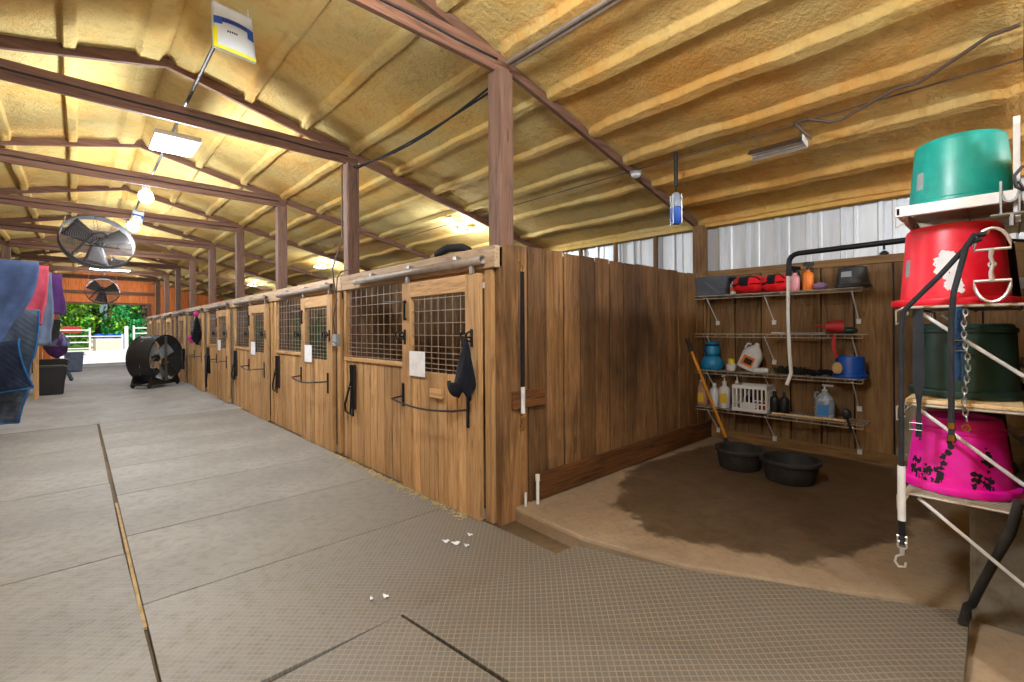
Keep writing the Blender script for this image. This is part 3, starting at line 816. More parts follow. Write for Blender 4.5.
def soft_bag(loc, L, H, W, label, seed):
    T = thing('cloth_bag', label, 'bag', loc, group='red bags on the top shelf')
    def f(u, v):
        a = 2*PI*u; t = v*2-1
        k = (1-abs(t)**3.2)**.42
        n = noise.noise((math.cos(a)*1.6, math.sin(a)*1.6+seed, t*2.5))
        zz = H*.5*(math.sin(a)*k*(1+.22*n))
        return (W*.5*math.cos(a)*k*(1+.15*n), L*.5*t, max(0.0, H*.48+zz))
    MB().sheet(f, 24, 22).build('bag_body', 'bagred', T, smooth=True, auto=0)
    m = MB()
    m.tube([f(.42-.1*math.sin(k*.5), .1+.8*k/10) for k in range(11)], .009, 6); m.tube([(-W*.5*(.96+.05*math.sin(k)), -L*.42+L*.84*k/10, H*.5) for k in range(11)], .006, 6)
    m.build('piping', 'strap', T, smooth=True)
    def p(u, v):
        q = f(.30+.22*u, .42+.34*v*(1-.3*u)); q = Vector(q)-Vector((0, 0, H*.48)); q *= 1.04; return q+Vector((0, 0, H*.48))
    MB().sheet(p, 8, 8).build('dark_flap', 'strap', T, smooth=True, auto=0)
    return T
soft_bag((5.27, 1.9, z), .34, .19, .24, 'crumpled red bag with black flap next to the small white spray bottle', 2)
soft_bag((5.27, 1.64, z), .26, .19, .22, 'crumpled red bag left of the pink spray bottle', 9)
bottle('spray_bottle', 'pink spray bottle with black trigger on the top wire shelf', (5.24, 1.46, z), .042, .25, 'pinkb', spray=True, cap='capc')
bottle('spray_bottle', 'orange spray bottle with black trigger on the top wire shelf', (5.28, 1.355, z), .048, .285, 'orange', spray=True, cap='black')
m = MB(); m.ball((0, 0, .035), .05, 12, 8, (.8, 1.3, .72)); tag(m.build('bath_sponge', 'purple', loc=(5.26, 1.25, z), smooth=True), 'purple sponge right of the orange spray bottle', 'sponge')

# buckets -------------------------------------------------------------
def tub(name, label, cat, loc, rr, rt, h, key, lip=.022, ribs=(), up=False, rot=(0, 0, 0), seg=48, group=None):
    """upside down by default: wide rim below, closed bottom above"""
    T = thing(name, label, cat, loc, rot, group)
    def r(z): return rr+(rt-rr)*z/h
    prof = [(rr-.012, .004), (rr+lip, 0.0), (rr+lip+.004, .012), (rr+lip, .03), (r(.035)+.002, .036)]
    for zz in ribs: prof += [(r(zz-.012), zz-.012), (r(zz)+.007, zz-.008), (r(zz)+.007, zz+.008), (r(zz+.012), zz+.012)]
    prof += [(r(h*.93), h*.93), (rt*.985, h*.975), (rt*.93, h), (rt*.82, h), (rt*.80, h-.012), (.001, h-.012)]
    t = .005
    inner = [(max(a-t, .001), b) for a, b in prof[4:-3]][::-1]
    prof2 = prof
    m = MB()
    if up:
        prof2 = [(a, h-b) for a, b in prof][::-1]
        inn = [(rr-.012, h-.004), (r(.04)-t, h-.04), (r(h*.9)-t, h*.1), (rt*.8, .016), (.001, .014)]
        m.lathe(prof2+inn, seg)
    else:
        inn = [(.001, h-.018), (rt*.85, h-.016), (r(.05)-t, .05), (rr-.012, .004)]
        m.lathe((prof2+inn)[::1], seg)
    m.build('tub_body', key, T, smooth=True)
    T['_r'] = 0; del T['_r']
    return T, r
def patch(m, r, a0, a1, z0, z1, off=.0015, n=8):
    m.sheet(lambda u, v: ((r(z0+(z1-z0)*v)+off)*math.cos(a0+(a1-a0)*u), (r(z0+(z1-z0)*v)+off)*math.sin(a0+(a1-a0)*u), z0+(z1-z0)*v), n, 3)
def blot(m, r, a, zc, s, off=.002):
    n = 9; c = []
    for k in range(n):
        t = 2*PI*k/n; q = s*(.55+.6*random.random()); zz = zc+q*math.sin(t); aa = a+q*math.cos(t)/r(zc)
        c.append(m.bm.verts.new(((r(zz)+off)*math.cos(aa), (r(zz)+off)*math.sin(aa), zz)))
    m.bm.faces.new(c)
T, r = tub('feed_bucket', 'black bucket with white scribbled label upside down on the top wire shelf', 'bucket', (5.31, 1.0, z), .128, .112, .195, 'black', lip=.012, seg=36)
m = MB(); patch(m, r, PI-.62, PI+.12, .1, .15); m.build('label', 'greylab', T, smooth=True)

# second shelf
z = SH[1]+.004
T = thing('feed_scoop', 'red plastic scoop lying on the second wire shelf', 'scoop', (5.25, 1.13, z), (0, 0, .3))
m = MB(); m.lathe([(.045, 0), (.062, .13), (.066, .135), (.056, .13), (.04, .006), (.001, .006)], 20, Matrix.Translation((0, .07, .066)) @ Matrix.Rotation(PI/2, 4, 'X') @ Matrix.Translation((0, 0, 0)), capa=True); m.build('scoop_body', 'redlab', T, smooth=True)
MB().tube([(0, .07, .07), (0, .14, .075), (0, .16, .07)], .012, 8).build('handle', 'redlab', T, smooth=True)
tag(MB().ball((0, 0, .03), .06, 14, 8, (.8, 1.1, .55)).build('rubber_currycomb', 'green', loc=(5.25, 1.015, z), smooth=True), 'dark green rounded rubber brush right of the red scoop', 'brush')
tag(MB().box(-.03, .03, -.06, .06, 0, .014).build('plastic_tray', 'whiteb', loc=(5.2, 1.6, z), bevel=.003), 'small flat white tray on the second wire shelf', 'tray')
tag(MB().box(-.02, .02, -.16, .16, 0, .012).build('sweat_scraper', 'greylab', loc=(5.22, 1.36, z), bevel=.004), 'long thin grey scraper lying on the second wire shelf', 'scraper')
m = MB(); m.sheet(lambda u, v: (-.006*math.sin(v*5), (u-.5)*.028+.012*math.sin(v*4), -.21*v), 2, 14, .003)
tag(m.build('hanging_strap', 'strapr', loc=(5.135, 1.105, 1.3), smooth=True), 'faded red strap hanging below the red scoop', 'strap')

# third shelf
z = SH[2]+.004
T = thing('blue_tub', 'round teal-blue tub at the left end of the third wire shelf', 'tub', (5.28, 2.31, z))
MB().lathe([(.10, 0), (.122, .03), (.118, .09), (.09, .14), (.08, .15), (.001, .15)], 28, capa=True).build('tub_body', 'cyan', T, smooth=True)
T = thing('blue_bag', 'small blue drawstring bag standing on the round teal-blue tub', 'bag', (5.28, 2.31, z+.152))
MB().lathe([(.06, 0), (.085, .03), (.082, .1), (.06, .13), (.075, .165), (.05, .16), (.03, .13), (.001, .12)], 24, capa=True).build('bag_body', 'cyan', T, smooth=True)
m = MB(); m.lathe([(.0825, .118), (.073, .132)], 24); m.tube([(-.07, .03, .125), (-.1, .035, .06), (-.085, .02, .02)], .006, 6); m.build('drawstring', 'strap', T, smooth=True)
T = thing('jar', 'small white jar with a yellow lid on the third wire shelf', 'jar', (5.22, 2.075, z))
MB().lathe([(.04, 0), (.052, .02), (.05, .07), (.03, .085)], 18, capa=True, capb=True).build('body', 'whiteb', T, smooth=True)
MB().lathe([(.032, .083), (.036, .088), (.034, .125), (.02, .135)], 18, capa=True, capb=True).build('lid', 'yellow', T, smooth=True)
# tilted jug
def jug(name, label, loc, rot, w, h, key, lab=None, cap='whitep', group=None, d=.11, pump=False, capc=None):
    T = thing(name, label, 'jug', loc, rot, group)
    m = MB()
    prof = [(1, 0), (1.02, .02), (1.02, h*.55), (.9, h*.68), (.45, h*.84), (.3, h*.88), (.3, h*.92)]
    rings = []
    for k, zz in prof:
        ring = []
        for q in range(20):
            a = 2*PI*q/20; c, s_ = math.cos(a), math.sin(a)
            sq = .75 if k > .6 else 1.0
            x = math.copysign(abs(c)**sq, c)*d/2*k; y = math.copysign(abs(s_)**sq, s_)*w/2*k
            ring.append(m.bm.verts.new((x, y, zz)))
        rings.append(ring)
    for A, B in zip(rings, rings[1:]):
        for q in range(20): m.bm.faces.new((A[q], A[(q+1) % 20], B[(q+1) % 20], B[q]))
    m.bm.faces.new(rings[0][::-1]); m.bm.faces.new(rings[-1]); m.build('body', key, T, smooth=True)
    MB().tube([(0, w*.30, h*.86), (0, w*.46, h*.84), (0, w*.50, h*.7), (0, w*.42, h*.58)], .011, 8).build('handle', key, T, smooth=True)
    if pump:
        m = MB(); m.lathe([(.024, h*.91), (.024, h*.96), (.008, h*.97), (.008, h*1.1)], 12, capa=True, capb=True); m.beam((0, .02, h*1.11), (0, -.07, h*1.1), .02, .016); m.build('pump', cap, T, smooth=True)
    else: MB().lathe([(.022, h*.9), (.022, h*.98)], 14, capa=True, capb=True).build('cap', cap, T, smooth=True)
    if lab: MB().box(-d*.515, -d*.505, -w*.3, w*.3, h*.12, h*.48).build('label', lab, T)
    return T
T = jug('jug', 'white plastic jug with an orange label lying tilted on the third wire shelf', (5.25, 1.93, z+.035), (.42, 0, 0), .2, .3, 'whiteb', 'orglab', d=.13)
MB().box(-.0695, -.068, -.045, .035, .06, .12).build('label_mark', 'black', T)
tag(MB().box(-.05, .05, -.07, .07, 0, .05).build('white_tray', 'whiteb', loc=(5.22, 1.77, z), rot=(0, 0, .2), bevel=.012), 'low white container beside the tilted white jug', 'tray')
def brush_pile(label, loc, n, L, key, cat):
    T = thing('grooming_brush', label, cat, loc)
    m = MB()
    for k in range(n):
        a = random.uniform(0, 2*PI); p = Vector((random.uniform(-.05, .05), random.uniform(-L/2, L/2), .0)); d = Vector((math.cos(a)*.03, math.sin(a)*.04, .045+.035*random.random()))
        m.beam(p, p+d, .004, .004, (1, 0, 0))
    b = m.build('bristles', 'brist', T); b['kind'] = 'stuff'
    m = MB(); m.ball((0, 0, .02), .05, 14, 8, (.9, L*9, .4)); m.build('back', key, T, smooth=True)
brush_pile('dark bristly brush pile left of the black gloves on the third wire shelf', (5.26, 1.51, z), 260, .27, 'brist', 'brush')
m = MB()
for k in range(7): m.ball((random.uniform(-.05, .05), -.1+.033*k, .025+.015*random.random()), .035, 10, 7, (1.1, 1.2, .8))
tag(m.build('black_gloves', 'capc', loc=(5.25, 1.27, z), smooth=True), 'black crumpled gloves left of the blue bucket on the third wire shelf', 'gloves')
T, r = tub('feed_bucket', 'blue bucket upside down at the right end of the third wire shelf', 'bucket', (5.29, 1.02, z), .125, .112, .2, 'blue', lip=.012, seg=36)
tag(MB().ball((0, 0, 0), .045, 12, 8, (.8, 1, 1.25)).build('tan_sponge', 'sponge', loc=(5.15, 1.09, z+.09), smooth=True), 'tan sponge leaning against the blue bucket', 'sponge')

# fourth shelf
z = SH[3]+.004
jug('jug', 'amber tinted jug with yellow label at the left end of the lowest shelf', (5.27, 2.43, z), (0, 0, 0), .15, .29, 'amber', 'yellab', group=None)
bottle('bottle', 'plain white bottle second from the left on the lowest shelf', (5.24, 2.27, z), .05, .3, 'whiteb')
bottle('pump_bottle', 'white pump bottle with yellow label on the lowest shelf', (5.22, 2.15, z), .058, .37, 'whiteb', lab='yellab', pump=True)
bottle('pump_bottle', 'tall white pump bottle touching the white crate', (5.30, 2.045, z), .05, .38, 'whiteb', pump=True)
T = thing('crate', 'white plastic slatted crate on the lowest wire shelf', 'crate', (5.25, 1.86, z), (0, 0, 0))
m = MB()
W_, D_, H_ = .165, .12, .27
m.box(-D_, D_, -W_, W_, 0, .012)
for s in (-1, 1):
    for zz in (0.0, .24): m.box(s*D_-.006, s*D_+.006, -W_, W_, zz, zz+.035); m.box(-D_, D_, s*W_-.006, s*W_+.006, zz, zz+.035)
    for k in range(9):
        y = -W_+2*W_*k/8; m.box(s*D_-.005, s*D_+.005, y-.007, y+.007, 0, .26)
    for k in range(7):
        x = -D_+2*D_*k/6; m.box(x-.007, x+.007, s*W_-.005, s*W_+.005, 0, .26)
    m.box(s*D_-.005, s*D_+.005, -W_, W_, .08, .095)
m.build('crate_body', 'whitep', T)
MB().box(-D_-.009, -D_-.006, -.06, .07, .03, .1).build('name_plate', 'whiteb', T)
for nm, c, y, h, l in (('bottle', 'strap', .04, .2, 'dark bottle standing inside the white crate'), ('bottle', 'redlab', .09, .1, 'red container low inside the white crate, left'), ('bottle', 'redlab', -.1, .12, 'red container low inside the white crate, right')):
    bottle(nm, l, (5.22, 1.86+y, z+.013), .035, h, c, cap='greylab')
for y, l in ((1.655, 'black bottle right of the white crate'), (1.565, 'black bottle with green cap, farther right of the white crate')):
    bottle('bottle', l, (5.25, y, z), .042, .25, 'black', cap='green' if y < 1.6 else 'black')
jug('pump_jug', 'milky clear jug with blue label and pump on the lowest shelf', (5.27, 1.22, z), (0, 0, 0), .165, .29, 'clearj', 'bluelab', pump=True)
tag(MB().tube([(-.02, .32, .012), (.0, 0, .01), (.03, -.3, .012)], .011, 8).build('pale_rod', 'shelfwood', loc=(5.17, 1.33, z), smooth=True), 'long pale rod lying along the front of the lowest shelf', 'rod')
T = thing('hand_brush', 'black long-handled brush sticking up at the right end of the lowest shelf', 'brush', (5.13, 1.0, z), (-.25, 0, 0))
MB().ball((0, 0, .09), .05, 14, 8, (.45, .9, 1)).build('brush_head', 'black', T, smooth=True)
MB().tube([(0, .0, .05), (0, .0, -.08)], .011, 8).build('handle', 'black', T, smooth=True)

# pans on the slab, shovel in the first
tub('rubber_pan', 'black rubber feed pan on the slab in front of the shovel', 'feed pan', (4.45, 1.70, .09), .20, .168, .185, 'rubber', lip=.012, up=True)
tub('rubber_pan', 'black rubber feed pan on the slab, right of the other pan', 'feed pan', (4.38, 1.265, .09), .215, .178, .185, 'rubber', lip=.012, up=True)
T = thing('shovel', 'amber-handled shovel leaning on the plank partition behind the left black pan', 'shovel', (4.98, 2.0, .1))
top = Vector((-.13, .40, 1.16)); d = top.normalized()
MB().tube([(0, 0, .02), tuple(top*.9)], .0165, 10).build('shaft', 'yhandle', T, smooth=True)
MB().tube([tuple(top*.88), tuple(top)], .021, 10).build('grip', 'black', T, smooth=True)
MB().tube([tuple(-d*.02), tuple(d*.13)], .023, 10).build('socket', 'rubber', T, smooth=True)
MB().sheet(lambda u, v: (-.1*v+.01, -.12*v+(u-.5)*.17, .02+.03*(2*u-1)**2-.0*v), 8, 5, .004).build('blade', 'rubber', T, smooth=True)

# hose boom
T = thing('hose_boom', 'dark overhead wash hose boom with a white hose hanging from its end', 'hose boom', (4.3, -.1, 2.0))
m = MB(); m.tube([(0, 0, 0), (0, 1.27, -.02)]+[(0, 1.27+.07*math.sin(a), -.09+.07*math.cos(a)) for a in (.4, .8, 1.2, PI/2)]+[(0, 1.345, -.2)], .021, 12); m.build('boom_pipe', 'iron', T, smooth=True)
MB().tube([(0, .55, -.015), (0, .3, -.04), (0, .0, -.1)], .01, 8).build('brace', 'iron', T, smooth=True)
m = MB(); m.tube([(0, .72, -.02), (0, .72, -.06)], .008, 6); m.lathe([(.012, -.07), (.028, -.085), (.028, -.095)], 12, Matrix.Translation((0, .72, 0)), capa=True, capb=True); m.build('hanger_knob', 'iron', T, smooth=True)
m = MB(); m.tube([(0, 1.345, -.19), (0, 1.35, -.5), (.01, 1.345, -.8), (.0, 1.33, -1.0), (-.01, 1.36, -1.1)], .0145, 10); m.build('hose', 'whitep', T, smooth=True)

# cross tie on the partition, pipes by its foot
def snap(m, c, s=1.0):
    x, y, z = c
    m.tube([(x, y+.013*s*math.cos(a), z-.012*s+.013*s*math.sin(a)) for a in [2*PI*k/10 for k in range(10)]], .003*s, 6, closed=True)
    m.tube([(x, y, z-.02*s), (x, y, z-.045*s)], .007*s, 8)
    m.tube([(x, y, z-.045*s), (x, y+.016*s, z-.055*s), (x, y+.02*s, z-.075*s), (x, y+.01*s, z-.09*s), (x, y-.008*s, z-.085*s), (x, y-.01*s, z-.07*s)], .004*s, 6)
T = thing('cross_tie', 'black elastic cross tie with white sleeve hanging on the plank partition', 'cross tie', (2.345, 2.40, 1.84))
MB().tube([(.0, 0, -.05), (-.006, 0, -.5), (-.004, 0, -1.05), (0, 0, -1.07)], .011, 8).tube([(.012, 0, -.05), (.014, 0, -.5), (.012, 0, -1.0)], .009, 8).build('cord', 'strap', T, smooth=True)
MB().tube([(0, -.004, -.88), (0, -.004, -1.07)], .0165, 10).build('sleeve', 'whitep', T, smooth=True)
m = MB(); snap(m, (0, 0, -1.08), 1.3); m.build('snap_hook', 'brass', T, smooth=True)
m = MB(); m.tube([(0, .03, .02), (0, .0, .03), (0, -.01, .0), (0, 0, -.02)], .005, 6); m.tube([(.006+.014*math.cos(a), 0, -.035+.02*math.sin(a)) for a in [2*PI*k/10 for k in range(10)]], .004, 6, closed=True); m.build('eye_hook', 'brass', T, smooth=True)
tag(MB().tube([(0, 0, 0), (0, 0, .2)], .0125, 12).lathe([(.017, .17), (.017, .215)], 12, capa=True, capb=True).build('pipe_stub', 'whitep', loc=(2.47, 2.375, .09), smooth=True), 'white standing pipe stub at the foot of the plank partition', 'pipe')
tag(MB().tube([(0, 0, 0), (0, 0, .1)], .009, 10).build('pipe_stub', 'whitep', loc=(2.37, 2.40, .09), smooth=True), 'short thin pipe stub left of the white standing pipe', 'pipe')

# ------------------------------------------------------------------ bucket shelves on the right wall
XN = 2.72; YW = -.06
def side_shelf(z, label, board=None, L=1.15, D=.38, fascia=False):
    T = thing('wire_shelf', label, 'shelf', (XN, YW, z), group='wire shelves stacked on the right wall')
    m = MB(); n = 46
    for k in range(n+1):
        x = L*k/n; m.box(x-.002, x+.002, .0, D, -.002, .002)
    for y in (.02, D*.5, D): m.box(0, L, y-.003, y+.003, -.009, -.002)
    m.build('wire_deck', 'wirew', T)
    m = MB()
    for zz in (-.004, -.04): m.tube([(0, D+.004, zz), (L, D+.004, zz)], .0045, 6)
    for k in range(11): m.tube([(L*k/10, D+.004, -.002), (L*k/10, D+.004, -.042)], .003, 5)
    m.tube([(0, D+.004, -.004), (-.006, D+.03, -.02), (-.006, D+.03, -.08), (0, D-.0, -.06)], .004, 6)
    m.tube([(-.003, 0, -.006), (-.003, D, -.006)], .0045, 6)
    m.build('front_rail', 'wirew', T, smooth=True)
    for x in ((.015, L-.05) if not fascia else (L-.05,)):
        m = MB(); m.tube([(x, D-.04, -.02), (x, .02, -.29)], .0075, 8); m.box(x-.012, x+.012, .0, .02, -.32, -.26); m.build('bracket', 'whitep', T, smooth=True)
    if fascia:
        m = MB(); m.box(-.02, .0, .0, D+.03, -.035, .012); m.box(-.02, L, D+.01, D+.028, -.03, .006); m.build('edge_strip', 'whitep', T, bevel=.004)
        m = MB()
        for y in (.08, .03): m.tube([(-.026, y, .05), (-.026, y, -.085)], .005, 6)
        m.tube([(-.026, .08, -.0), (-.026, .07, -.03), (-.026, .055, -.035), (-.026, .04, -.03), (-.026, .03, .0)], .005, 6)
        m.tube([(-.026, .11, -.085), (-.026, .01, -.085)], .007, 6); m.tube([(-.026, .05, -.085), (-.026, .05, -.13)], .008, 6)
        m.build('hook', 'steel', T, smooth=True)
    return T
zT = [1.905, 1.468, 1.035, .635]
side_shelf(zT[0], 'white-edged top shelf under the teal bucket', fascia=True)
side_shelf(zT[1], 'white wire shelf under the red bucket')
side_shelf(zT[2], 'wire shelf with a pale board under the dark green tub')
side_shelf(zT[3], 'lowest wire shelf under the pink bucket')
tag(MB().box(0, .9, 0, .36, 0, .016).build('shelf_board', 'shelfwood', loc=(XN-.005, YW+.02, zT[2]+.004), bevel=.003), 'pale pine board lying on the shelf under the dark green tub', 'board')
# buckets
T, r = tub('muck_bucket', 'teal bucket upside down on the top right shelf', 'bucket', (2.985, .155, zT[0]+.016), .178, .155, .31, 'teal', lip=.01)
m = MB(); patch(m, r, PI-.95, PI-.72, .09, .17); m.build('label', 'greylab', T, smooth=True)
T, r = tub('muck_bucket', 'bright red bucket upside down on the second right shelf', 'bucket', (2.985, .178, zT[1]+.004), .19, .166, .365, 'red', lip=.032)
m = MB(); patch(m, r, PI-1.08, PI-.9, .14, .22); m.build('label', 'greylab', T, smooth=True)
m = MB()
for a, zz, s in ((PI-.05, .22, .03), (PI-.13, .19, .034), (PI+.06, .2, .03), (PI-.12, .155, .026), (PI-.02, .165, .03), (PI+.05, .12, .032), (PI+.1, .085, .028), (PI+.02, .09, .02), (PI+.15, .07, .018)):
    for _ in range(3): blot(m, r, a+random.gauss(0, .02), zz+random.gauss(0, .006), s)
_ = 0; m.build('torn_sticker', 'paper', T, smooth=True)
T, r = tub('muck_tub', 'dark green tub upside down on the pale board', 'tub', (3.02, .145, zT[2]+.024), .182, .168, .33, 'green', lip=.014, ribs=(.3,))
T, r = tub('muck_bucket', 'hot pink bucket with black floral print upside down on the lowest right shelf', 'bucket', (2.985, .165, zT[3]+.004), .185, .148, .325, 'pink', lip=.02, ribs=(.27,))
m = MB()
for a, zz, s, n in ((PI-.85, .1, .03, 26), (PI-.55, .06, .022, 14), (PI-.2, .15, .018, 9), (PI-.3, .055, .02, 14), (PI-.1, .21, .014, 5), (PI+.62, .16, .026, 16), (PI+.45, .08, .024, 12), (PI+.62, .05, .022, 10)):
    for k in range(n): blot(m, r, a+random.gauss(0, s*2.6), max(.04, zz+random.gauss(0, s*1.1)), .004+.011*random.random())
o = m.build('floral_print', 'black', T); o['kind'] = 'stuff'
m = MB(); m.box(-.002, .004, -.008, .008, -.012, .012)
# second row of tubs deeper on the shelves
tub('muck_tub', 'black tub behind the red bucket on the second right shelf', 'tub', (3.46, .16, zT[1]+.004), .205, .18, .34, 'black', lip=.014)
tub('muck_tub', 'black tub behind the dark green tub', 'tub', (3.5, .16, zT[2]+.024), .2, .18, .33, 'black', lip=.014)
tub('muck_tub', 'speckled dark grey tub behind the pink bucket', 'tub', (3.48, .21, zT[3]+.004), .225, .19, .33, 'curb', lip=.014)

# tack hanging in front of the shelves
T = thing('bridle_bit', 'silver two-ring bit hanging in front of the red bucket', 'bit', (XN-.05, YW+.105, 1.775))
def dring(m, z, s):
    pts = [(0, -.052, z), (0, .052, z)]+[(0, .052*math.cos(a), z+s*.085*math.sin(a)) for a in [PI*k/10 for k in range(1, 10)]]
    m.tube(pts, .0062, 8, closed=True)
m = MB(); dring(m, -.09, 1); m.build('upper_ring', 'silver', T, smooth=True)
m = MB(); dring(m, -.215, -1); m.build('lower_ring', 'silver', T, smooth=True)
m = MB(); m.tube([(0, 0, -.088), (0, .004, -.12), (0, -.003, -.15)], [.010, .007, .006], 8); m.tube([(0, -.003, -.15), (0, .003, -.18), (0, 0, -.213)], [.006, .007, .010], 8)
m.tube([(.004, .01*math.cos(a), -.15+.01*math.sin(a)) for a in [2*PI*k/10 for k in range(10)]], .004, 6, closed=True); m.build('mouthpiece', 'silver', T, smooth=True)
m = MB()
for k in range(3): m.tube([(.0, .02+.012*math.cos(a)+k*.017, -.018-.018*k+.01*math.sin(a)) for a in [2*PI*q/10 for q in range(10)]], .0035, 6, closed=True)
m.build('chain_link', 'brass', T, smooth=True)

T = thing('cross_tie', 'black cross tie looped through the bit, white sleeve hanging near the floor', 'cross tie', (XN-.07, 0, 0))
m = MB(); m.tube([(0, .075, 1.73), (0, .105, 1.72), (0, .2, 1.59), (0, .298, 1.47), (0, .318, 1.44), (0, .324, 1.38), (0, .327, .8), (0, .326, .42)], .0105, 9)
m.build('long_cord', 'straph', T, smooth=True)
m = MB(); m.tube([(-.012, .06, 1.745), (-.012, .095, 1.745), (-.012, .118, 1.7), (-.012, .155, 1.52), (-.012, .163, 1.4), (-.012, .165, .92)], .0105, 9); m.build('short_cord', 'straph', T, smooth=True)
MB().tube([(0, .327, .765), (0, .3265, .525)], .0145, 12).build('sleeve', 'whitep', T, smooth=True)
MB().tube([(0, .327, .525), (0, .326, .46)], .013, 10).build('clamp', 'strap', T, smooth=True)
m = MB(); m.tube([(0, .31, .455), (0, .342, .455), (0, .342, .43), (0, .31, .43)], .005, 6, closed=True); snap(m, (0, .326, .43), 1.25); m.build('snap_hook', 'silver', T, smooth=True)
m = MB(); m.tube([(-.012, .165, .98), (-.012, .165, .955)], .014, 8); m.tube([(-.012, .165, .93), (-.012, .165, .905)], .014, 8); m.build('clip', 'brass', T, smooth=True)

T = thing('lead_chain', 'steel lead chain hanging between the red and pink buckets', 'chain', (XN-.045, .122, 1.45))
m = MB()
for k in range(20):
    z = -.014-.023*k; y = .006*math.sin(k*.5)
    pts = [((.008*math.cos(a) if k % 2 else 0), y+(0 if k % 2 else .008*math.cos(a)), z+.015*math.sin(a)) for a in [2*PI*q/8 for q in range(8)]]
    m.tube(pts, .0028, 5, closed=True)
m.build('links', 'steel', T, smooth=True)
m = MB(); m.tube([(0, .012*math.cos(a), -.49+.014*math.sin(a)) for a in [2*PI*q/10 for q in range(10)]], .004, 6, closed=True); m.build('end_ring', 'brass', T, smooth=True)
T = thing('halter_strap', 'blue webbing strap with a buckle hanging behind the chain', 'strap', (XN-.03, .147, 1.46))
MB().sheet(lambda u, v: (.003*math.sin(v*6), (u-.5)*.03, -.31*v), 2, 12, .004).build('webbing', 'strapb', T, smooth=True)
m = MB(); m.tube([(-.006, -.022, -.14), (-.006, .022, -.14), (-.006, .022, -.185), (-.006, -.022, -.185)], .0035, 6, closed=True); m.build('buckle', 'steel', T, smooth=True)
T = thing('leather_strap', 'wide dark strap hanging from the red bucket shelf, pointed at its end', 'strap', (XN-.035, .272, 1.455))
MB().prism([(-.017, 0), (.017, 0), (.02, -.3), (.006, -.42), (.012, -.56), (-.01, -.56), (-.008, -.42), (-.022, -.3)], 'X', 0, .006).build('webbing', 'straph', T)
m = MB(); m.tube([(-.004, .03, -.5), (-.004, -.012, -.5), (-.004, -.012, -.53), (-.004, .03, -.53)], .003, 6, closed=True); m.build('buckle', 'steel', T, smooth=True)

# hose by the curb, fittings on the end post
m = MB(); m.tube([(2.70, -.025, .69), (2.72, .0, .55), (2.78, .04, .42), (2.88, .09, .24), (2.95, .12, .12), (2.93, .135, .112), (2.75, .14, .115)], .017, 10)
tag(m.build('rubber_hose', 'rubber', smooth=True), 'dark rubber hose leaning against the curb below the pink bucket', 'hose')
tag(MB().box(0, .02, 0, .02, 0, .42).build('shelf_standard', 'whitep', loc=(2.72, -.034, 1.79), bevel=.002), 'white upright shelf rail behind the teal bucket', 'rail')
T = thing('post_hook', 'black double hook screwed to the right end post', 'hook', (2.555, -.07, 1.93))
m = MB(); m.box(-.012, 0, -.012, .012, -.05, .06); m.build('plate', 'iron', T)
m = MB(); m.tube([(-.01, 0, .03), (-.03, .035, .03), (-.035, .055, .0), (-.03, .05, -.04), (-.02, .03, -.055)], .006, 7); m.tube([(-.01, 0, -.03), (-.03, .03, -.05), (-.03, .045, -.02)], .005, 7); m.build('prong', 'darkpipe', T, smooth=True)
T = thing('tie_ring', 'steel tie ring on the right end post', 'ring', (2.555, -.085, 1.65))
m = MB(); m.tube([(-.015, .035*math.cos(a), .035*math.sin(a)) for a in [2*PI*q/16 for q in range(16)]], .005, 7, closed=True); m.build('ring', 'steel', T, smooth=True)
MB().tube([(0, 0, .035), (-.02, 0, .035)], .007, 7).build('screw_eye', 'steel', T, smooth=True)
T = thing('rubber_strap', 'black strap hung low on the right end post', 'strap', (2.553, -.075, .62))
MB().sheet(lambda u, v: (-.012-.004*math.sin(v*5), (u-.5)*.035, .33*v), 2, 10, .006).build('webbing', 'strap', T, smooth=True)
MB().ball((-.014, 0, .335), .022, 10, 7).build('end_knob', 'black', T, smooth=True)
m = MB(); m.tube([(2.66, -.06, 2.2), (2.655, -.055, 2.4), (2.66, -.06, 2.7), (2.66, -.05, 3.2)], .014, 8)
tag(m.build('drop_hose', 'green', smooth=True), 'dark green hose running from the ceiling down to the right end post', 'hose')

# ------------------------------------------------------------------ aisle: fans, lights, blankets, bins
T = thing('drum_fan', 'large black drum fan on wheels standing by the stall row', 'fan', (1.44, 14.62, 0), (0, 0, math.radians(46)))
# local -y is the front
R = .575; Z = .70
rot = Matrix.Translation((0, 0, Z)) @ Matrix.Rotation(PI/2, 4, 'X')
m = MB(); m.lathe([(R, -.28), (R+.012, -.27), (R+.012, -.25), (R, -.24), (R, .24), (R+.012, .25), (R+.012, .27), (R, .28), (R-.02, .28), (R-.02, -.28), (R, -.28)], 56, rot)
m.build('drum', 'black', T, smooth=True)
def guard(m, yy, R, rings, spokes, r=.0035):
    for k in range(1, rings+1):
        q = R*k/rings
        m.tube([(q*math.cos(a), yy, Z+q*math.sin(a)) for a in [2*PI*j/40 for j in range(40)]], r, 4, closed=True)
    for k in range(spokes):
        a = 2*PI*k/spokes; m.tube([(.08*math.cos(a), yy, Z+.08*math.sin(a)), (R*math.cos(a), yy, Z+R*math.sin(a))], r, 4)
m = MB(); guard(m, -.275, R-.01, 9, 8); m.build('front_guard', 'fwire', T, smooth=True)
m = MB(); guard(m, .275, R-.01, 9, 8); m.build('rear_guard', 'steel', T, smooth=True)
m = MB(); m.box(-.03, .03, -.27, -.24, Z-R+.02, Z+R-.02); m.box(-.05, .05, .2, .23, Z-R+.02, Z+R-.02); m.build('motor_mount', 'steel', T, bevel=.005)
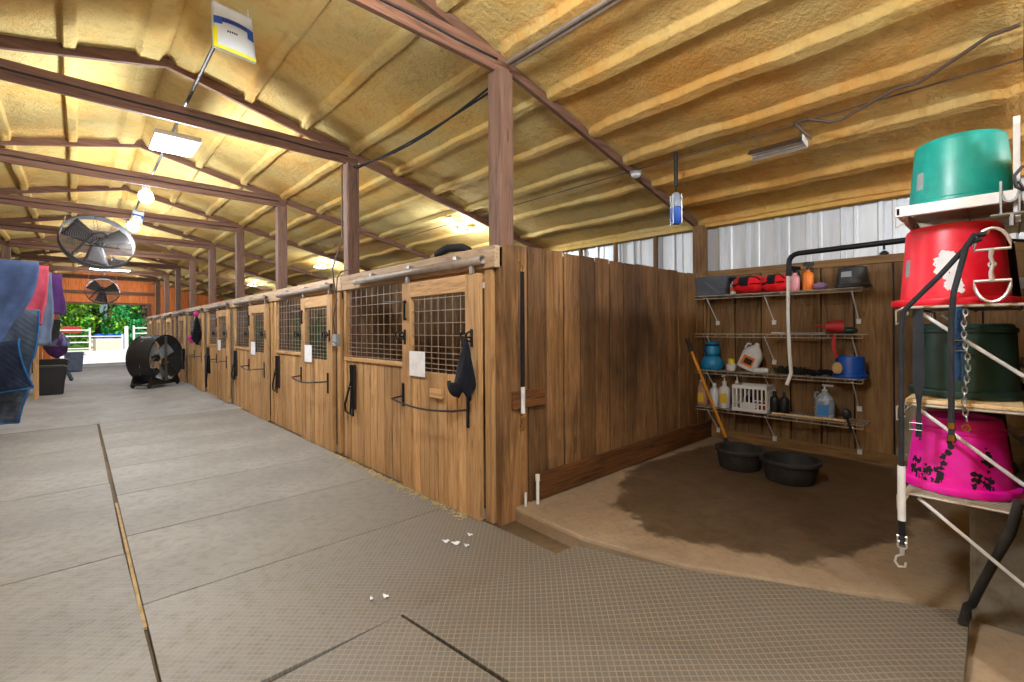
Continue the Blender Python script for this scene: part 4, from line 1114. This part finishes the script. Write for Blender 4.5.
m = MB(); m.lathe([(.001, -.16), (.09, -.15), (.1, -.12), (.1, .1), (.08, .12), (.001, .12)], 24, Matrix.Translation((0, .1, Z-.34)) @ Matrix.Rotation(PI/2, 4, 'X')); m.build('motor', 'black', T, smooth=True)
m = MB(); m.lathe([(.001, -.05), (.085, -.05), (.085, .05), (.001, .05)], 20, rot); m.build('hub', 'iron', T, smooth=True)
for k in range(4):
    a = k*PI/2+.5
    m = MB(); m.sheet(lambda u, v: (((.07+.5*v)*math.cos(a)-(u-.5)*(.15+.14*v)*math.sin(a)), (u-.5)*(.16-.06*v), Z+(.07+.5*v)*math.sin(a)+(u-.5)*(.15+.14*v)*math.cos(a)), 6, 8, .004)
    m.build('blade', 'blade', T, smooth=True, auto=0)
m = MB()
m.prism([(-.5, .06), (.5, .06), (.42, .28), (.3, .2), (.12, .14), (-.12, .14), (-.3, .2), (-.42, .28)], 'Y', -.24, -.21); m.prism([(-.5, .06), (.5, .06), (.42, .28), (.3, .2), (.12, .14), (-.12, .14), (-.3, .2), (-.42, .28)], 'Y', .21, .24)
m.box(-.5, -.45, -.24, .24, .06, .09); m.box(.45, .5, -.24, .24, .06, .09)
m.build('cradle', 'darkpipe', T, bevel=.004)
for x in (-.46, .46):
    for y in (-.2, .2):
        m = MB(); m.lathe([(.012, -.016), (.058, -.016), (.064, -.008), (.064, .008), (.058, .016), (.012, .016)], 18, Matrix.Translation((x, y, .064)) @ Matrix.Rotation(PI/2, 4, 'X'), capa=True, capb=True)
        m.build('caster_wheel', 'rubber', T, smooth=True)
m = MB(); m.box(-.015, .015, -.302, -.298, Z-.12, Z-.08); m.build('warning_label', 'yellab', T)

def hanging_fan(loc, rot, R, label, hang):
    T = thing('hanging_fan', label, 'fan', loc, rot, 'round fans hanging over the aisle')
    mt = Matrix.Rotation(PI/2, 4, 'X')
    m = MB(); m.lathe([(R, -.06), (R+.006, -.05), (R, -.04), (R, .04), (R+.006, .05), (R, .06), (R-.01, .06), (R-.01, -.06), (R, -.06)], 48, mt); m.build('housing', 'fwire', T, smooth=True)
    for yy, nm in ((-.07, 'front_guard'), (.07, 'rear_guard')):
        m = MB()
        for k in range(1, 19):
            q = R*k/18; bul = -.05*(1-(q/R)**2)*(1 if yy < 0 else -1)
            m.tube([(q*math.cos(a), yy+bul, q*math.sin(a)) for a in [2*PI*j/40 for j in range(40)]], .0028, 4, closed=True)
        for k in range(8):
            a = 2*PI*k/8; m.tube([(R*t*math.cos(a), yy-.05*(1-t*t)*(1 if yy < 0 else -1), R*t*math.sin(a)) for t in (.1, .4, .7, 1)], .004, 4)
        m.build(nm, 'fwire', T, smooth=True)
    m = MB(); m.lathe([(.001, -.2), (.07, -.19), (.085, -.15), (.085, .05), (.001, .06)], 22, mt); m.build('motor', 'iron', T, smooth=True)
    for k in range(3):
        a = k*2*PI/3+.4
        m = MB(); m.sheet(lambda u, v: (((.06+(R-.12)*v)*math.cos(a)-(u-.5)*(.16+.2*v)*math.sin(a)), .0+(u-.5)*.09, (.06+(R-.12)*v)*math.sin(a)+(u-.5)*(.16+.2*v)*math.cos(a)), 6, 8, .004)
        m.build('blade', 'darkpipe', T, smooth=True, auto=0)
    m = MB(); m.tube([(-R*.75, -.1, -R*.7), (-.1, -.22, .02), (.02, -.23, .06), (.1, -.2, .02)], .016, 6); m.tube([(-R*.45, -.15, -R*.35), (R*.5, -.15, -R*.35)], .008, 6); m.build('guard_arm', 'iron', T, smooth=True)
    inv = Matrix.LocRotScale(Vector(loc), __import__('mathutils').Euler(rot), None).inverted()
    m = MB()
    for s in (-1, 1):
        a = Vector((s*R, 0, .0)); b = inv @ Vector((loc[0]+s*R*.6, loc[1]+.1, hang)); m.tube([a, b], .008, 6)
    m.build('hanging_chain', 'steel', T, smooth=True)
hanging_fan((.27, 10.75, 2.92), (math.radians(-24), 0, math.radians(10)), .50, 'big round caged fan hanging over the aisle, nearest the viewer', 3.75)
hanging_fan((.66, 21.5, 2.78), (math.radians(-14), 0, 0), .46, 'round caged fan hanging in front of the orange end wall', 3.7)

# lights: fixtures with lit faces
def panel_light(loc, sx, sy, label, key='led', rot=(0, 0, 0)):
    T = thing('ceiling_light', label, 'ceiling light', loc, rot, 'lights along the ridge')
    m = MB(); m.box(-sx/2-.015, sx/2+.015, -sy/2-.015, sy/2+.015, 0, .05); m.build('housing', 'whitep', T, bevel=.004)
    MB().box(-sx/2, sx/2, -sy/2, sy/2, -.006, -.001).build('diffuser', key, T)
    m = MB()
    for s in (-1, 1): m.tube([(0, s*sy*.3, .05), (0, s*sy*.3, .17)], .005, 5)
    m.build('hanger', 'steel', T, smooth=True)
panel_light((.73, 5.76, 3.25), .34, .5, 'bright square light panel hanging over the aisle')
def bulb(loc, label):
    T = thing('bulb_light', label, 'ceiling light', loc, group='bulb lights along the ridge')
    MB().ball((0, 0, 0), .085, 18, 12, (1, 1, 1.1)).build('bulb', 'led2', T, smooth=True)
    MB().lathe([(.03, .09), (.045, .1), (.045, .15), (.02, .17)], 16, capa=True, capb=True).build('socket', 'whitep', T, smooth=True)
bulb((.71, 8.2, 3.25), 'small bright bulb light over the aisle just beyond the square panel')
bulb((.71, 10.2, 3.17), 'small bright bulb light beside the hanging fan and second bag')
panel_light((.74, 18.4, 3.22), .9, .3, 'long bright light strip between the hanging fan and the orange end wall')
def flood(loc, label):
    T = thing('twin_floodlight', label, 'floodlight', loc, (0, 0, .1), 'twin floodlights over the stalls')
    m = MB(); m.box(-.06, .06, -.05, .05, .04, .07); m.build('base', 'whitep', T, bevel=.006)
    for s in (-1, 1):
        m = MB(); m.lathe([(.035, .06), (.04, .05), (.075, .0), (.07, -.005)], 18, Matrix.Translation((s*.1, -.02, -.02)) @ Matrix.Rotation(s*-.25, 4, 'Y')); h = m.build('lamp_head', 'whitep', T, smooth=True)
        MB().lathe([(.001, .004), (.066, .004), (.066, -.002), (.001, -.006)], 18, Matrix.Translation((s*.1, -.02, -.02)) @ Matrix.Rotation(s*-.25, 4, 'Y')).build('lens', 'led2', h, smooth=True)
for y, l in ((5.56, 'bright twin floodlight above the stalls just left of the nearest post'), (10.95, 'bright twin floodlight above the stalls, second from the viewer'), (16.7, 'small bright twin floodlight above the far stalls')):
    flood((4.16, y, raf(4.16)-.03), l)
T = thing('dome_light', 'small round white dome light on the nearest rafter', 'ceiling light', (4.02, 2.5, raf(4.02)-.005))
MB().lathe([(.055, .0), (.06, -.012), (.05, -.02)], 20, capa=True).build('base', 'greylab', T, smooth=True)
MB().lathe([(.048, -.018), (.042, -.04), (.02, -.055), (.001, -.058)], 20).build('dome', 'whitep', T, smooth=True)
T = thing('shop_light', 'grey fluorescent shop light under the ceiling purlins, switched off', 'shop light', (4.14, 1.28, 2.80), (0, math.radians(12), math.radians(0)))
m = MB(); m.prism([(-.065, .0), (-.03, .055), (.03, .055), (.065, .0), (.058, -.002), (.026, .045), (-.026, .045), (-.058, -.002)], 'Y', -.2, .2); m.build('reflector', 'steel', T)
m = MB(); m.tube([(-.022, -.19, .022), (-.022, .19, .022)], .013, 10); m.build('tube_lamp', 'whitep', T, smooth=True)
m = MB(); m.tube([(.022, -.19, .022), (.022, .19, .022)], .013, 10); m.build('tube_lamp', 'whitep', T, smooth=True)
for yy in (-.16, .16):
    m = MB(); m.tube([(0, yy, .05), (.0, yy, .19)], .004, 5); m.build('hanger', 'steel', T)
m = MB(); m.box(-.06, .06, -.205, -.196, -.0, .055); m.build('end_cap', 'whitep', T)
tag(MB().tube([(4.14, 1.03, 2.83), (4.11, 1.09, 2.9), (4.02, 1.12, 2.945), (3.97, 1.01, 2.92), (4.02, .89, 2.875), (4.05, .82, 2.88), (4.02, .67, 2.92), (3.96, .51, 2.95), (3.97, .39, 2.95), (3.88, .26, 2.97), (3.78, .07, 3.02), (3.74, -.05, 3.01)], .011, 8).build('wavy_cable', 'wire', smooth=True), 'brown wavy power cable looping from the shop light to the right', 'cable')
tag(MB().tube([(4.08, -2, 2.95), (4.08, 2.5, 2.955), (4.08, 7.4, 2.95)], .006, 6).build('support_wire', 'wire', smooth=True), 'thin straight wire running under the purlins past the shop light', 'wire')
T = thing('conduit_pipe', 'two parallel metal conduits running from the nearest post toward the viewer', 'conduit', (2.27, 0, 3.295))
for k, x in enumerate((0, .045)): MB().tube([(x, -2.4, 0), (x, 2.46, 0)], .015, 8).build('conduit', 'pipe', T, smooth=True)
T = thing('power_cable', 'two slack black cables strung between the nearest and second posts', 'cable', (2.27, 0, 0))
for x, s in ((0, .1), (.05, .04)): MB().tube([(x, 2.6+2.4*k/8, 3.2+.02*x-s*math.sin(PI*k/8)) for k in range(9)], .009, 7).build('cable', 'strap', T, smooth=True)
tag(MB().tube([(.73, 3.72, 3.43), (.73, 24.6, 3.43)], .014, 8).build('ridge_conduit', 'darkpipe', smooth=True), 'long conduit running down the middle of the aisle above the tie beams', 'conduit')
T = thing('hanging_lure', 'dark pulley rod with a blue object hanging from the near rafter', 'hanging tool', (3.9, 2.02, 2.30))
m = MB(); m.tube([(0, 0, .64), (0, 0, .34)], .018, 8); m.tube([(0, .0, .34), (0, 0, .22)], .006, 6); m.build('rod', 'iron', T, smooth=True)
m = MB(); m.lathe([(.001, .0), (.03, .0), (.05, .03), (.052, .14), (.035, .16), (.001, .16)], 16); m.build('lower_body', 'blue', T, smooth=True)
m = MB(); m.lathe([(.045, .15), (.05, .17), (.042, .25), (.02, .28), (.001, .28)], 16); m.build('upper_body', 'clearj', T, smooth=True)
m = MB()
for a in (0, PI/2, PI, 3*PI/2): m.tube([(.054*math.cos(a), .054*math.sin(a), .0), (.054*math.cos(a), .054*math.sin(a), .26)], .005, 5)
m.build('cage_wire', 'steel', T, smooth=True)

# bags hung from the ridge conduit
def fly_bag(loc, rot, s, label):
    T = thing('hanging_bag', label, 'bag', loc, rot, 'plastic bags hung from the ridge conduit')
    w, h = .27*s, .34*s
    def fn(u, v):
        n = noise.noise((u*3, v*3, s)); k = (1-(2*u-1)**2)*(1-(2*v-1)**4)
        return ((u-.5)*w*(1-.06*v), -.012-.03*k-.008*n*k, (v-1)*h)
    def bk(u, v):
        n = noise.noise((u*3, v*3, s+5)); k = (1-(2*u-1)**2)*(1-(2*v-1)**4)
        return ((u-.5)*w*(1-.06*v), .0+.02*k+.008*n*k, (v-1)*h)
    m = MB(); m.sheet(fn, 14, 14, .003); m.sheet(bk, 14, 14, .003); m.build('bag_film', 'bag', T, smooth=True, auto=0)
    def on(u0, u1, v0, v1, sk=0):
        return lambda u, v: tuple(Vector(fn(u0+(u1-u0)*u, v0+(v1-v0)*v+sk*u))+Vector((0, -.0035, 0)))
    m = MB(); m.sheet(on(.02, .98, .55, .66), 10, 3); m.sheet(on(.02, .2, .5, .58), 4, 3); m.sheet(on(.8, .98, .42, .58), 4, 3); m.build('blue_band', 'bagb', T, smooth=True)
    m = MB(); m.sheet(on(.0, 1, .0, .07), 10, 2); m.sheet(on(.0, .1, .05, .42), 3, 5); m.build('yellow_edge', 'bagy', T, smooth=True)
    m = MB()
    for k in range(5): m.sheet(on(.3+.05*k, .335+.05*k, .36, .40), 2, 2)
    for k in range(9): m.sheet(on(.2+.065*k, .24+.065*k, .58, .62), 2, 2)
    m.build('small_print', 'bin' if 0 else 'black', T, smooth=True)
    m = MB(); m.tube([(-w*.4, 0, 0), (-w*.4, .0, .06*s)], .004, 5); m.tube([(w*.4, 0, 0), (w*.4, .0, .06*s)], .004, 5); m.build('tie', 'whitep', T, smooth=True)
fly_bag((.80, 3.7, 3.62), (math.radians(-8), 0, .12), 1.0, 'white, blue and yellow plastic bag hanging near the ridge at the top of the photo')
fly_bag((.76, 9.9, 3.38), (0, math.radians(10), .1), .6, 'small white, blue and yellow plastic bag hanging beyond the third tie beam')

# horse blankets on swing bars along the left side
def blanket(name, label, x0, x1, y, ztop, zfront, zback, key, seed, thick=.035, slope=0.0, skew=0.0, rad=.05, edge=None, wav=1.0):
    T = thing(name, label, 'horse blanket', ((x0+x1)/2, y, ztop), group='blankets hung along the left side')
    w = x1-x0
    def fn(u, v):
        x = (u-.5)*w; Lf, Lb = ztop-zfront, ztop-zback
        s = v*(Lf+Lb+PI*rad)
        if s < Lf: yy, z = -rad, -(Lf-s)
        elif s < Lf+PI*rad:
            a = PI-(s-Lf)/rad; yy, z = rad*math.cos(a), rad*math.sin(a)
        else: yy, z = rad, -(s-Lf-PI*rad)
        d = min(1, max(0, -z)*1.4)
        n = noise.noise((x*3.5, z*1.2, seed))*.11+noise.noise((x*9, z*2.8, seed+3))*.05+noise.noise((x*16, z*7, seed+6))*.018
        sg = 1 if yy < 0 else -.4
        xx = x+skew*d*(-z)+.06*d*noise.noise((z*1.7, seed, 5))
        return (xx, yy-n*d*sg*wav-.06*d*(1 if yy < 0 else -1)*0, z+slope*x+.05*noise.noise((x*2.3, seed, 7))*d)
    b = MB().sheet(fn, 26, 40, thick).build('shell', key, T, smooth=True, auto=0)
    if edge:
        m = MB()
        m.tube([fn(1.0, k/30) for k in range(0, 18)], .011, 6); m.tube([fn(k/20, 0) for k in range(21)], .011, 6)
        m.build('binding', edge, T, smooth=True)
    return T, fn
def swing_bar(y, z, x1, label):
    T = thing('blanket_bar', label, 'blanket bar', (XL-.05, y, z), group='swing bars on the left posts')
    MB().tube([(0, 0, 0), (x1-XL+.05, 0, 0)], .014, 8).build('rod', 'steel', T, smooth=True)
    MB().box(-.012, .012, -.03, .03, -.12, .06).build('bracket', 'iron', T)
    MB().tube([(.01, 0, -.1), (.3, 0, -.01)], .008, 6).build('brace', 'steel', T, smooth=True)
swing_bar(8.4, 2.17, -.45, 'swing bar under the folded navy blanket')
swing_bar(8.95, 2.2, -.34, 'swing bar under the red blanket')
swing_bar(9.7, 2.2, -.3, 'swing bar under the purple blanket')
blanket('horse_blanket', 'faded navy blue blanket folded over the front bar at the left edge', -.93, -.35, 8.4, 2.2, 1.2, 1.3, 'navy', 1, skew=-.34, rad=.07)
T, fn = blanket('horse_blanket', 'dark quilted blanket with bright blue binding hanging low at the left edge', -.92, -.36, 8.62, 1.62, .22, .5, 'greyq', 4, edge='blueb', skew=-.12, wav=1.2)
T2, fn2 = blanket('horse_blanket', 'dark navy blanket flap folded outward over the quilted blanket', -.92, -.52, 8.3, 1.2, .66, .8, 'dnavy', 11, skew=.3, slope=.2, edge='blueb', wav=1.3)
RB, _ = blanket('horse_blanket', 'red blanket with white buckle hanging behind the navy one', -.62, -.28, 8.95, 2.22, 1.46, 1.6, 'redc', 7, skew=-.12, rad=.06)
m = MB(); m.box(-.05, .05, -.015, .015, -.04, .04); m.build('label_patch', 'paper', RB, loc=(.02, -.1, -.07), rot=(.2, 0, .1), bevel=.01)
blanket('horse_blanket', 'slate grey blanket between the red and purple ones', -.6, -.26, 9.3, 2.16, 1.2, 1.3, 'greyc', 15, rad=.06)
blanket('horse_blanket', 'purple blanket hanging farthest right of the blankets', -.66, -.16, 9.7, 2.16, 1.66, 1.7, 'purc', 21, rad=.09, skew=.08, wav=1.5)
swing_bar(8.62, 1.57, -.4, 'low swing bar under the quilted blanket with blue binding')
swing_bar(8.3, 1.15, -.55, 'lowest swing bar under the dark navy flap')
swing_bar(9.3, 2.12, -.3, 'swing bar under the slate grey blanket')

def bin_(name, label, loc, w, d, h, key, lid=True, cat='bin'):
    T = thing(name, label, cat, loc)
    m = MB(); t = .82
    A = [(-w/2*t, -d/2*t, 0), (w/2*t, -d/2*t, 0), (w/2*t, d/2*t, 0), (-w/2*t, d/2*t, 0)]; B = [(-w/2, -d/2, h), (w/2, -d/2, h), (w/2, d/2, h), (-w/2, d/2, h)]
    a = [m.bm.verts.new(p) for p in A]; b = [m.bm.verts.new(p) for p in B]
    m.bm.faces.new(a[::-1]); m.bm.faces.new(b)
    for i in range(4): m.bm.faces.new((a[i], a[(i+1) % 4], b[(i+1) % 4], b[i]))
    m.build('bin_body', key, T, bevel=.02)
    m = MB(); m.box(-w/2-.015, w/2+.015, -d/2-.015, d/2+.015, h-.01, h+.03); m.box(-w/2*.9, w/2*.9, -d/2*.9, d/2*.9, h+.03, h+.05); m.build('lid', key, T, bevel=.012)
    for s in (-1, 1):
        m = MB(); m.tube([(s*w/2, -d*.15, h-.05), (s*(w/2+.05), -d*.12, h-.07), (s*(w/2+.05), d*.12, h-.07), (s*w/2, d*.15, h-.05)], .012, 6); m.build('handle', key, T, smooth=True)
    return T
bin_('storage_tote', 'black plastic bin with handles standing on the floor beside the blankets', (-.42, 14.5, 0), .48, .44, .58, 'black')
m = MB()
for k in range(3): m.ball((.02*k, 0, -.06*k), .04, 8, 6, (1, .8, 1.2))
tag(m.build('grey_rag', 'greyq', loc=(-.14, 14.35, .44), smooth=True), 'grey rag hung on the handle of the black bin', 'rag')
bin_('storage_tote', 'dark tote farther along the left wall behind the black bin', (-.5, 18.6, 0), .62, .5, .55, 'black')
bin_('storage_tote', 'grey tote at the far left near the big opening', (-.08, 22.2, 0), .5, .5, .62, 'greyc')
T = thing('hanging_bucket', 'dark feed bucket hanging on the left wall beyond the blankets', 'bucket', (-.55, 16.6, 1.2))
MB().lathe([(.20, 0), (.215, .02), (.25, .46), (.27, .48), (.25, .49), (.23, .47), (.19, .03), (.001, .02)], 24, capa=True, sy=1).build('bucket_body', 'rubber', T, smooth=True)
MB().tube(arc((0, 0, .47), .25, 0, PI, 12), .008, 6).build('bail', 'steel', T, smooth=True)
MB().tube([(0, 0, .72), (0, 0, .8), (-.5, 0, .8)], .01, 6).build('hanger', 'iron', T, smooth=True)
T = thing('trash_bag', 'greyish purple stuffed bag sitting on the dark tote, right of the hanging bucket', 'bag', (-.42, 18.4, .62))
m = MB(); m.sheet(lambda u, v: ((.26+.06*noise.noise((math.cos(6.283*u)*2, math.sin(6.283*u)*2, v*4)))*math.sin(PI*min(v, .98)**.8)*math.cos(2*PI*u), (.26+.05*noise.noise((math.cos(6.283*u)*2, math.sin(6.283*u)*2, v*4)))*math.sin(PI*min(v, .98)**.8)*math.sin(2*PI*u), .85*v), 20, 14); m.build('bag_body', 'purc', T, smooth=True, auto=0)
m = MB(); m.sheet(lambda u, v: ((.28+.05*noise.noise((math.cos(6.283*u)*2, math.sin(6.283*u)*2, v*4)))*math.sin(PI*(.45+.5*v)**.8)*math.cos(2*PI*u), (.28+.05*noise.noise((math.cos(6.283*u)*2, math.sin(6.283*u)*2, v*4)))*math.sin(PI*(.45+.5*v)**.8)*math.sin(2*PI*u), .35+.45*v), 20, 8); m.build('bag_top', 'greyc', T, smooth=True, auto=0)
for y, x, h, l, k in ((13.2, -.8, 1.0, 'brown timber upright standing behind the black bin', 'post'), (13.7, -.62, 1.35, 'pale timber upright behind the black bin', 'stall')):
    tag(MB().box(-.04, .04, -.04, .04, 0, h).build('timber_upright', k, loc=(x, y, -.012), bevel=.004), l, 'post')
# scraps on the floor
def scrap(loc, s, label, key='paper'):
    m = MB(); m.sheet(lambda u, v: ((u-.5)*s, (v-.5)*s*.6, .006*math.sin(5*u+3*v)+.008), 4, 4, .003)
    tag(m.build('paper_scrap', key, loc=loc, rot=(0, 0, s*40), smooth=True), label, 'scrap')
scrap((1.73, 2.485, .009), .045, 'small white scrap before the nearest door, farthest left of its cluster'); scrap((1.76, 2.42, .009), .05, 'white scrap before the nearest door, second in its cluster')
scrap((1.79, 2.345, .009), .035, 'tiny white scrap before the nearest door, lowest in its cluster'); scrap((1.90, 2.45, .009), .035, 'tiny white scrap before the nearest door, closest to the doorpost')
scrap((1.148, 2.185, .009), .035, 'pale scrap near the raised mat corner, right one'); scrap((1.085, 2.215, .009), .025, 'tiny pale scrap near the raised mat corner, left one')
m = MB()
for k in range(420):
    y = random.uniform(1.9, 2.6) if k < 150 else random.uniform(2.7, 5.2); x = random.uniform(2.1, 2.34) if k < 150 else 2.085-abs(random.gauss(0, .035))
    a = random.uniform(0, PI); d = Vector((math.cos(a), math.sin(a), 0))*random.uniform(.01, .035); p = Vector((x, y, -.026 if k < 150 else .012))
    m.beam(p-d, p+d, .003, .003)
o = m.build('loose_straw', 'straw'); o['kind'] = 'stuff'; tag(o, 'loose straw scattered along the foot of the stall fronts', 'straw')

# ------------------------------------------------------------------ beyond the far opening
struct(MB().box(-30, 40, YE, 47, -.2, -.03).build('ground_gravel', 'gravel'))
struct(MB().box(-60, 70, 47, 140, -.2, -.03).build('ground_meadow', 'grass'))
def corral(name, x0, x1, y, h, rails, label, key='whitep', panel=False):
    T = thing(name, label, 'fence', (x0, y, -.03), group='fences beyond the far opening'); L = x1-x0
    for k in range(2):
        MB().box(L*k-.05, L*k+.05, -.05, .05, 0, h+.15).build('post', key, T, bevel=.01)
    if panel: MB().box(.05, L-.05, -.02, .02, .1, .92).build('kick_panel', 'sandp', T, bevel=.005)
    for q in range(rails):
        z = h-(h-.3)*q/max(1, rails-1) if not panel else h+.02-.25*q
        MB().box(0, L, -.025, .025, z-.035, z+.035).build('rail', key, T, bevel=.006)
M['sandp'] = plastic('cream_panel', '#d8cdb8', .6)
corral('corral_fence', -1.2, .62, 41.5, 1.5, 4, 'white railed fence left of the cream panel outside')
corral('corral_gate', .64, 2.3, 42, 1.05, 1, 'cream panelled gate in the middle of the outdoor fence', panel=True)
corral('corral_fence', 2.5, 4.6, 36, 1.6, 5, 'white railed fence right of the tall gate post outside')
tag(MB().box(-.1, .1, -.1, .1, 0, 1.75).build('gate_post', 'whitep', loc=(2.42, 40.5, -.03), bevel=.01), 'tall white gate post right of the cream panel', 'post')
for k, (x, l) in enumerate(((1.3, 'blue barrel beyond the cream panel, left one'), (2.0, 'blue barrel beyond the cream panel, middle one'), (2.7, 'blue barrel beyond the cream panel, right one'))):
    tag(MB().lathe([(.28, 0), (.3, .03), (.3, .4), (.31, .42), (.3, .44), (.3, 1.15), (.28, 1.2), (.001, 1.2)], 20, capa=True).build('barrel', 'blue', loc=(x, 49+k*.2, -.03), smooth=True), l, 'barrel', 'barrels beyond the fence')
tag(MB().box(-.45, .45, -.15, .15, 0, .4).build('red_sign_board', 'redlab', loc=(-.25, 42.2, 1.3), bevel=.02), 'small red board on the far left fence', 'board')
def tree(loc, h, w, key, label, seed, n=2600):
    rnd = random.Random(seed)
    T = thing('leafy_tree', label, 'tree', loc, group='trees beyond the fence')
    m = MB(); m.tube([(0, 0, 0), (.05, .05, h*.3), (0, .1, h*.6), (.1, 0, h*.85)], [w*.06, w*.045, w*.03, w*.01], 8)
    for k in range(6):
        a = rnd.uniform(0, 2*PI); z = h*rnd.uniform(.3, .6); m.tube([(0, 0, z), (w*.2*math.cos(a), w*.2*math.sin(a), z+h*.1), (w*.36*math.cos(a), w*.36*math.sin(a), z+h*.15)], [w*.025, w*.018, w*.006], 6)
    m.build('trunk', 'bark', T, smooth=True)
    m = MB(); cl = []
    for k in range(34):
        a = rnd.uniform(0, 2*PI); zz = rnd.uniform(.08, .96); rr = w*.5*math.sin(PI*min(.98, .25+.72*zz))**.7
        q = rr*rnd.uniform(.35, 1); cl.append((Vector((q*math.cos(a), q*math.sin(a), h*zz)), w*rnd.uniform(.11, .2)))
    for k in range(n):
        c, r = rnd.choice(cl); d = Vector((rnd.gauss(0, 1), rnd.gauss(0, 1), rnd.gauss(0, 1))).normalized()
        p = c+d*r*rnd.uniform(.7, 1.05); s = rnd.uniform(.12, .26)*w/6
        u = d.cross(Vector((rnd.gauss(0, 1), rnd.gauss(0, 1), rnd.gauss(0, 1)))).normalized(); v = (d+u*.2+Vector((rnd.gauss(0, .5), rnd.gauss(0, .5), rnd.gauss(0, .5)))).normalized().cross(u)
        vs = [m.bm.verts.new(p+u*s), m.bm.verts.new(p+v*s*.6), m.bm.verts.new(p-u*s), m.bm.verts.new(p-v*s*.6)]
        m.bm.faces.new(vs); m._tone(vs, rnd.random())
    o = m.build('foliage', key, T); o['kind'] = 'stuff'
tree((-1.5, 53, 0), 7.5, 5.5, 'leafc', 'bright yellow-green tree at the left of the far opening', 1)
tree((1.2, 55, 0), 8, 6, 'leafa', 'bright green tree in the middle left of the far opening', 2)
tree((4.3, 52, 0), 7.5, 5, 'leafb', 'deep blue-green tree at the right of the far opening', 3)
tree((-5, 60, 0), 9, 7, 'leafa', 'green tree behind the left end of the far fence', 4)
tree((2.6, 64, 0), 9, 8, 'leafb', 'deep green tree behind the bright middle one', 5)
tree((8.5, 60, 0), 9, 7, 'leafb', 'deep green tree beyond the right edge of the far opening', 6)
tree((-2.2, 67, 0), 10, 8, 'leafb', 'deep green tree behind the yellow-green one', 7)

# ------------------------------------------------------------------ camera, light, sky
cam = bpy.data.cameras.new('camera'); co = bpy.data.objects.new('camera', cam); COL.objects.link(co)
cam.sensor_width = 36; cam.lens = 36*465/1024; cam.clip_start = .05; cam.clip_end = 300
cam.shift_y = -12.3/1024
yaw = math.atan2(435, 465)
Fw = Vector((math.sin(yaw), math.cos(yaw), 0)); Rt = Vector((math.cos(yaw), -math.sin(yaw), 0)); Up = Vector((0, 0, 1))
rl = .0064
R2 = Rt*math.cos(rl)-Up*math.sin(rl); U2 = Rt*math.sin(rl)+Up*math.cos(rl)
mw = Matrix((R2, U2, -Fw)).transposed().to_4x4(); mw.translation = (0, 0, 1.38)
co.matrix_world = mw
SC.camera = co

def lamp(name, typ, loc, power, color=(1, .96, .9), rot=(0, 0, 0), **kw):
    l = bpy.data.lights.new(name, typ); l.energy = power; l.color = color
    for k, v in kw.items(): setattr(l, k, v)
    o = bpy.data.objects.new(name, l); COL.objects.link(o); o.location = loc; o.rotation_euler = rot
    return o
for k, (y, p) in enumerate([(-2.2, 150), (.9, 150), (5.75, 120), (8.2, 70), (10.84, 70), (13.6, 70), (18.6, 80), (22.6, 90)]):  # the last one has no fixture, added to brighten the gable boards
    lamp('aisle_or_fill_lamp', 'POINT', (.73, y, 2.98), p, (.88, .94, 1), shadow_soft_size=.18)
for y, p in [(-2.6, 200), (5.56, 50), (10.91, 45), (16.67, 35)]:  # the first, behind the camera, is added to brighten the wash bay
    lamp('stall_or_fill_lamp', 'POINT', (4.16, y, 2.72), p, (.9, .95, 1), shadow_soft_size=.1)
sun = lamp('sun', 'SUN', (0, 40, 30), 4.5, (1, .96, .9), angle=.01)
sun.rotation_euler = Vector((.3, .62, -1)).to_track_quat('-Z', 'Y').to_euler()
w = bpy.data.worlds.new('sky'); SC.world = w; w.use_nodes = True
nt = w.node_tree; bg = nt.nodes['Background']
sk = nt.nodes.new('ShaderNodeTexSky'); sk.sky_type = 'HOSEK_WILKIE'; sk.turbidity = 4; sk.sun_direction = (-.3, .4, .85)
nt.links.new(sk.outputs[0], bg.inputs[0]); bg.inputs[1].default_value = 1.0
SC.view_settings.view_transform = 'Standard'; SC.view_settings.look = 'None'
SC.view_settings.exposure = 0.6; SC.view_settings.gamma = 1; SC.view_settings.use_curve_mapping = False
SC.cycles.use_denoising = True
SC.cycles.max_bounces = 6; SC.cycles.diffuse_bounces = 4; SC.cycles.glossy_bounces = 3; SC.cycles.transmission_bounces = 4
SC.cycles.sample_clamp_indirect = 6
